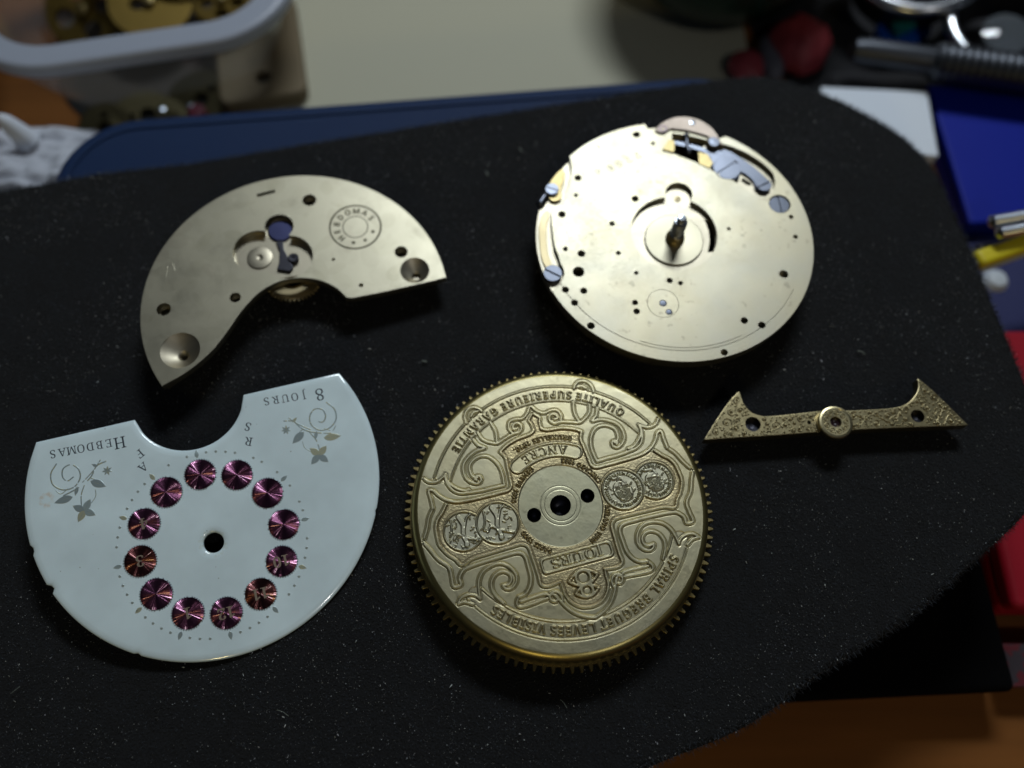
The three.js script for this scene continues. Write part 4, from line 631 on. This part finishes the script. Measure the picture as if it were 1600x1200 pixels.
for (const [dz, l] of [[0, 'ribbed chrome rod above the yellow handle, further of the pair'], [2.1, 'ribbed chrome rod above the yellow handle, nearer of the pair']]) {
  const o = thing('chrome_rod', l, 'chrome rod', [75.2 + dz * 0.3, -6, -30.2 + dz]); const pr = [[0.05, -0.6]]; for (let i = 0; i < 34; i++) pr.push([i % 2 ? 0.78 : 0.98, i * 0.36]); pr.push([0.05, 13]);
  part('ribbed_shaft', turnedPost(pr, 30).rotateZ(-PI / 2).rotateY(0.2), metal([0.62, 0.66, 0.72], 0.3), o); part('end_cap', turnedPost([[0.05, 12.6], [0.9, 12.7], [0.9, 18], [0.05, 18.2]], 24).rotateZ(-PI / 2).rotateY(0.2), metal([0.4, 0.42, 0.46], 0.35), o);
}
{
  const o = thing('yellow_handle', 'yellow handled tool sticking out beside the pad', 'hand tool', [73, -9, -24.8]); o.rotation.set(0, 0.36, 0);
  part('grip', rbox(22, 2.4, 2.9, 0.9).translate(11, 0, 0), plain(0.62, 0.52, 0.015, 0.4), o); part('edge_strip', rbox(21.6, 0.7, 0.6, 0.2).translate(11, -0.4, 1.6), plain(0.45, 0.47, 0.42, 0.5), o); part('blade', slab(pts([-6, -0.5, 0, -0.9, 0, 0.9, -6, 0.6]), [], 0.4, 0.7, 0.15), M.steel, o);
}
{
  const o = thing('dark_rod', 'black rod under the chrome rods', 'rod', [72, -11, -26.5]); part('shaft', turnedPost([[0.05, 0], [1.3, 0.2], [1.3, 24], [0.05, 24.2]], 24).rotateZ(-PI / 2).rotateY(0.25), plain(0.012, 0.012, 0.016, 0.5), o); part('collar', turnedPost([[1.5, 3], [1.6, 3.2], [1.6, 5], [1.5, 5.2]], 24).rotateZ(-PI / 2).rotateY(0.25), plain(0.05, 0.045, 0.04, 0.4), o);
}
{
  const o = thing('white_pot', 'small white plastic pot under the yellow handle', 'pot', [86.5, TABLE, -31]); part('cap', turnedPost([[2.2, 0], [2.3, 2.4], [1.6, 3.4], [0.05, 3.6]], 28), plain(0.5, 0.55, 0.6, 0.5), o); part('skirt', turnedPost([[3, 0], [3, 0.8], [2.2, 1]], 28), plain(0.02, 0.06, 0.3), o);
}
{
  const o = thing('blue_folder', 'dark blue folder lying on the table right of the pad', 'folder', [100, TABLE, -29]); part('cover', rbox(46, 1.2, 24, 0.4).translate(0, 0.7, 0), plain(0.004, 0.01, 0.12, 0.5), o); part('leaves', rbox(45, 0.9, 23, 0.2).translate(0, 1.8, 0), plain(0.01, 0.015, 0.09, 0.6), o);
}
{
  const o = thing('red_case', 'red plastic case right of the pad below the blue folder', 'case', [96, TABLE, 5]); const r = plain(0.3, 0.006, 0.018, 0.6, { specularIntensity: 0.4 });
  part('body', rbox(48, 6, 44, 1.4).translate(0, 3, 0), r, o); part('lid', rbox(48.6, 4, 44.6, 1.2).translate(0, 8.2, 0), r, o); part('clasp', rbox(1.4, 4, 8, 0.5).translate(-24.6, 6, 2), plain(0.2, 0.005, 0.015), o);
}
{
  const fl = dataTex(128, (u, v) => { const k = fbm(u * 8, v * 8, 83, 3, 8); return k > 0.52 ? [lin2s(0.11), lin2s(0.015), lin2s(0.022)] : [lin2s(0.04), lin2s(0.033), lin2s(0.04)]; }, true, 1); fl.repeat.set(2, 1);
  const o = thing('patterned_tin', 'red speckled tin at the lower right in front of the red case', 'tin', [80, TABLE, 34.5]); part('body', rbox(17, 3.4, 6, 0.7).translate(0, 1.7, 0), new THREE.MeshStandardMaterial({ map: fl, roughness: 0.4 }), o); part('lid', rbox(17.3, 1.4, 6.2, 0.5).translate(0, 4.1, 0), new THREE.MeshStandardMaterial({ map: fl, roughness: 0.4 }), o);
}

// ---------- the lamps themselves, outside the picture ----------
function lampHead(name, label, L, thick, glow) {
  const o = thing(name, label, 'lamp', L.at), g = plain(0.5, 0.5, 0.5, 0.4); o.lookAt(new THREE.Vector3(...L.aim).multiplyScalar(MM));
  part('housing', rbox(L.w + 16, L.h + 16, thick, 3).translate(0, 0, -thick / 2 - 3), g, o);
  part('lamp_diffuser', rbox(L.w, L.h, 1.2, 0.4).translate(0, 0, -1.8), new THREE.MeshStandardMaterial({ color: 0xffffff, emissive: rgb(...L.color), emissiveIntensity: glow }), o);
  return o;
}
lampHead('desk_lamp', 'white desk lamp standing behind the bench', KEY, 14, 3);
{ const o = scene.children.at(-1), base = new THREE.Vector3(KEY.at[0], TABLE, KEY.at[2] - 90); o.updateMatrixWorld(true); const loc = (v) => o.worldToLocal(v.multiplyScalar(MM)).divideScalar(MM); const p = [loc(base.clone()), loc(base.clone().setY(200)), new THREE.Vector3(0, 0, -16)]; part('arm', new THREE.TubeGeometry(new THREE.CatmullRomCurve3(p), 24, 5, 12), plain(0.4, 0.4, 0.4), o); }
lampHead('ceiling_lamp', 'square ceiling lamp over the bench', TOP, 30, 2);
lampHead('wall_lamp', 'warm wall lamp behind the viewer', WARM, 30, 2);
renderer.render(scene, camera);
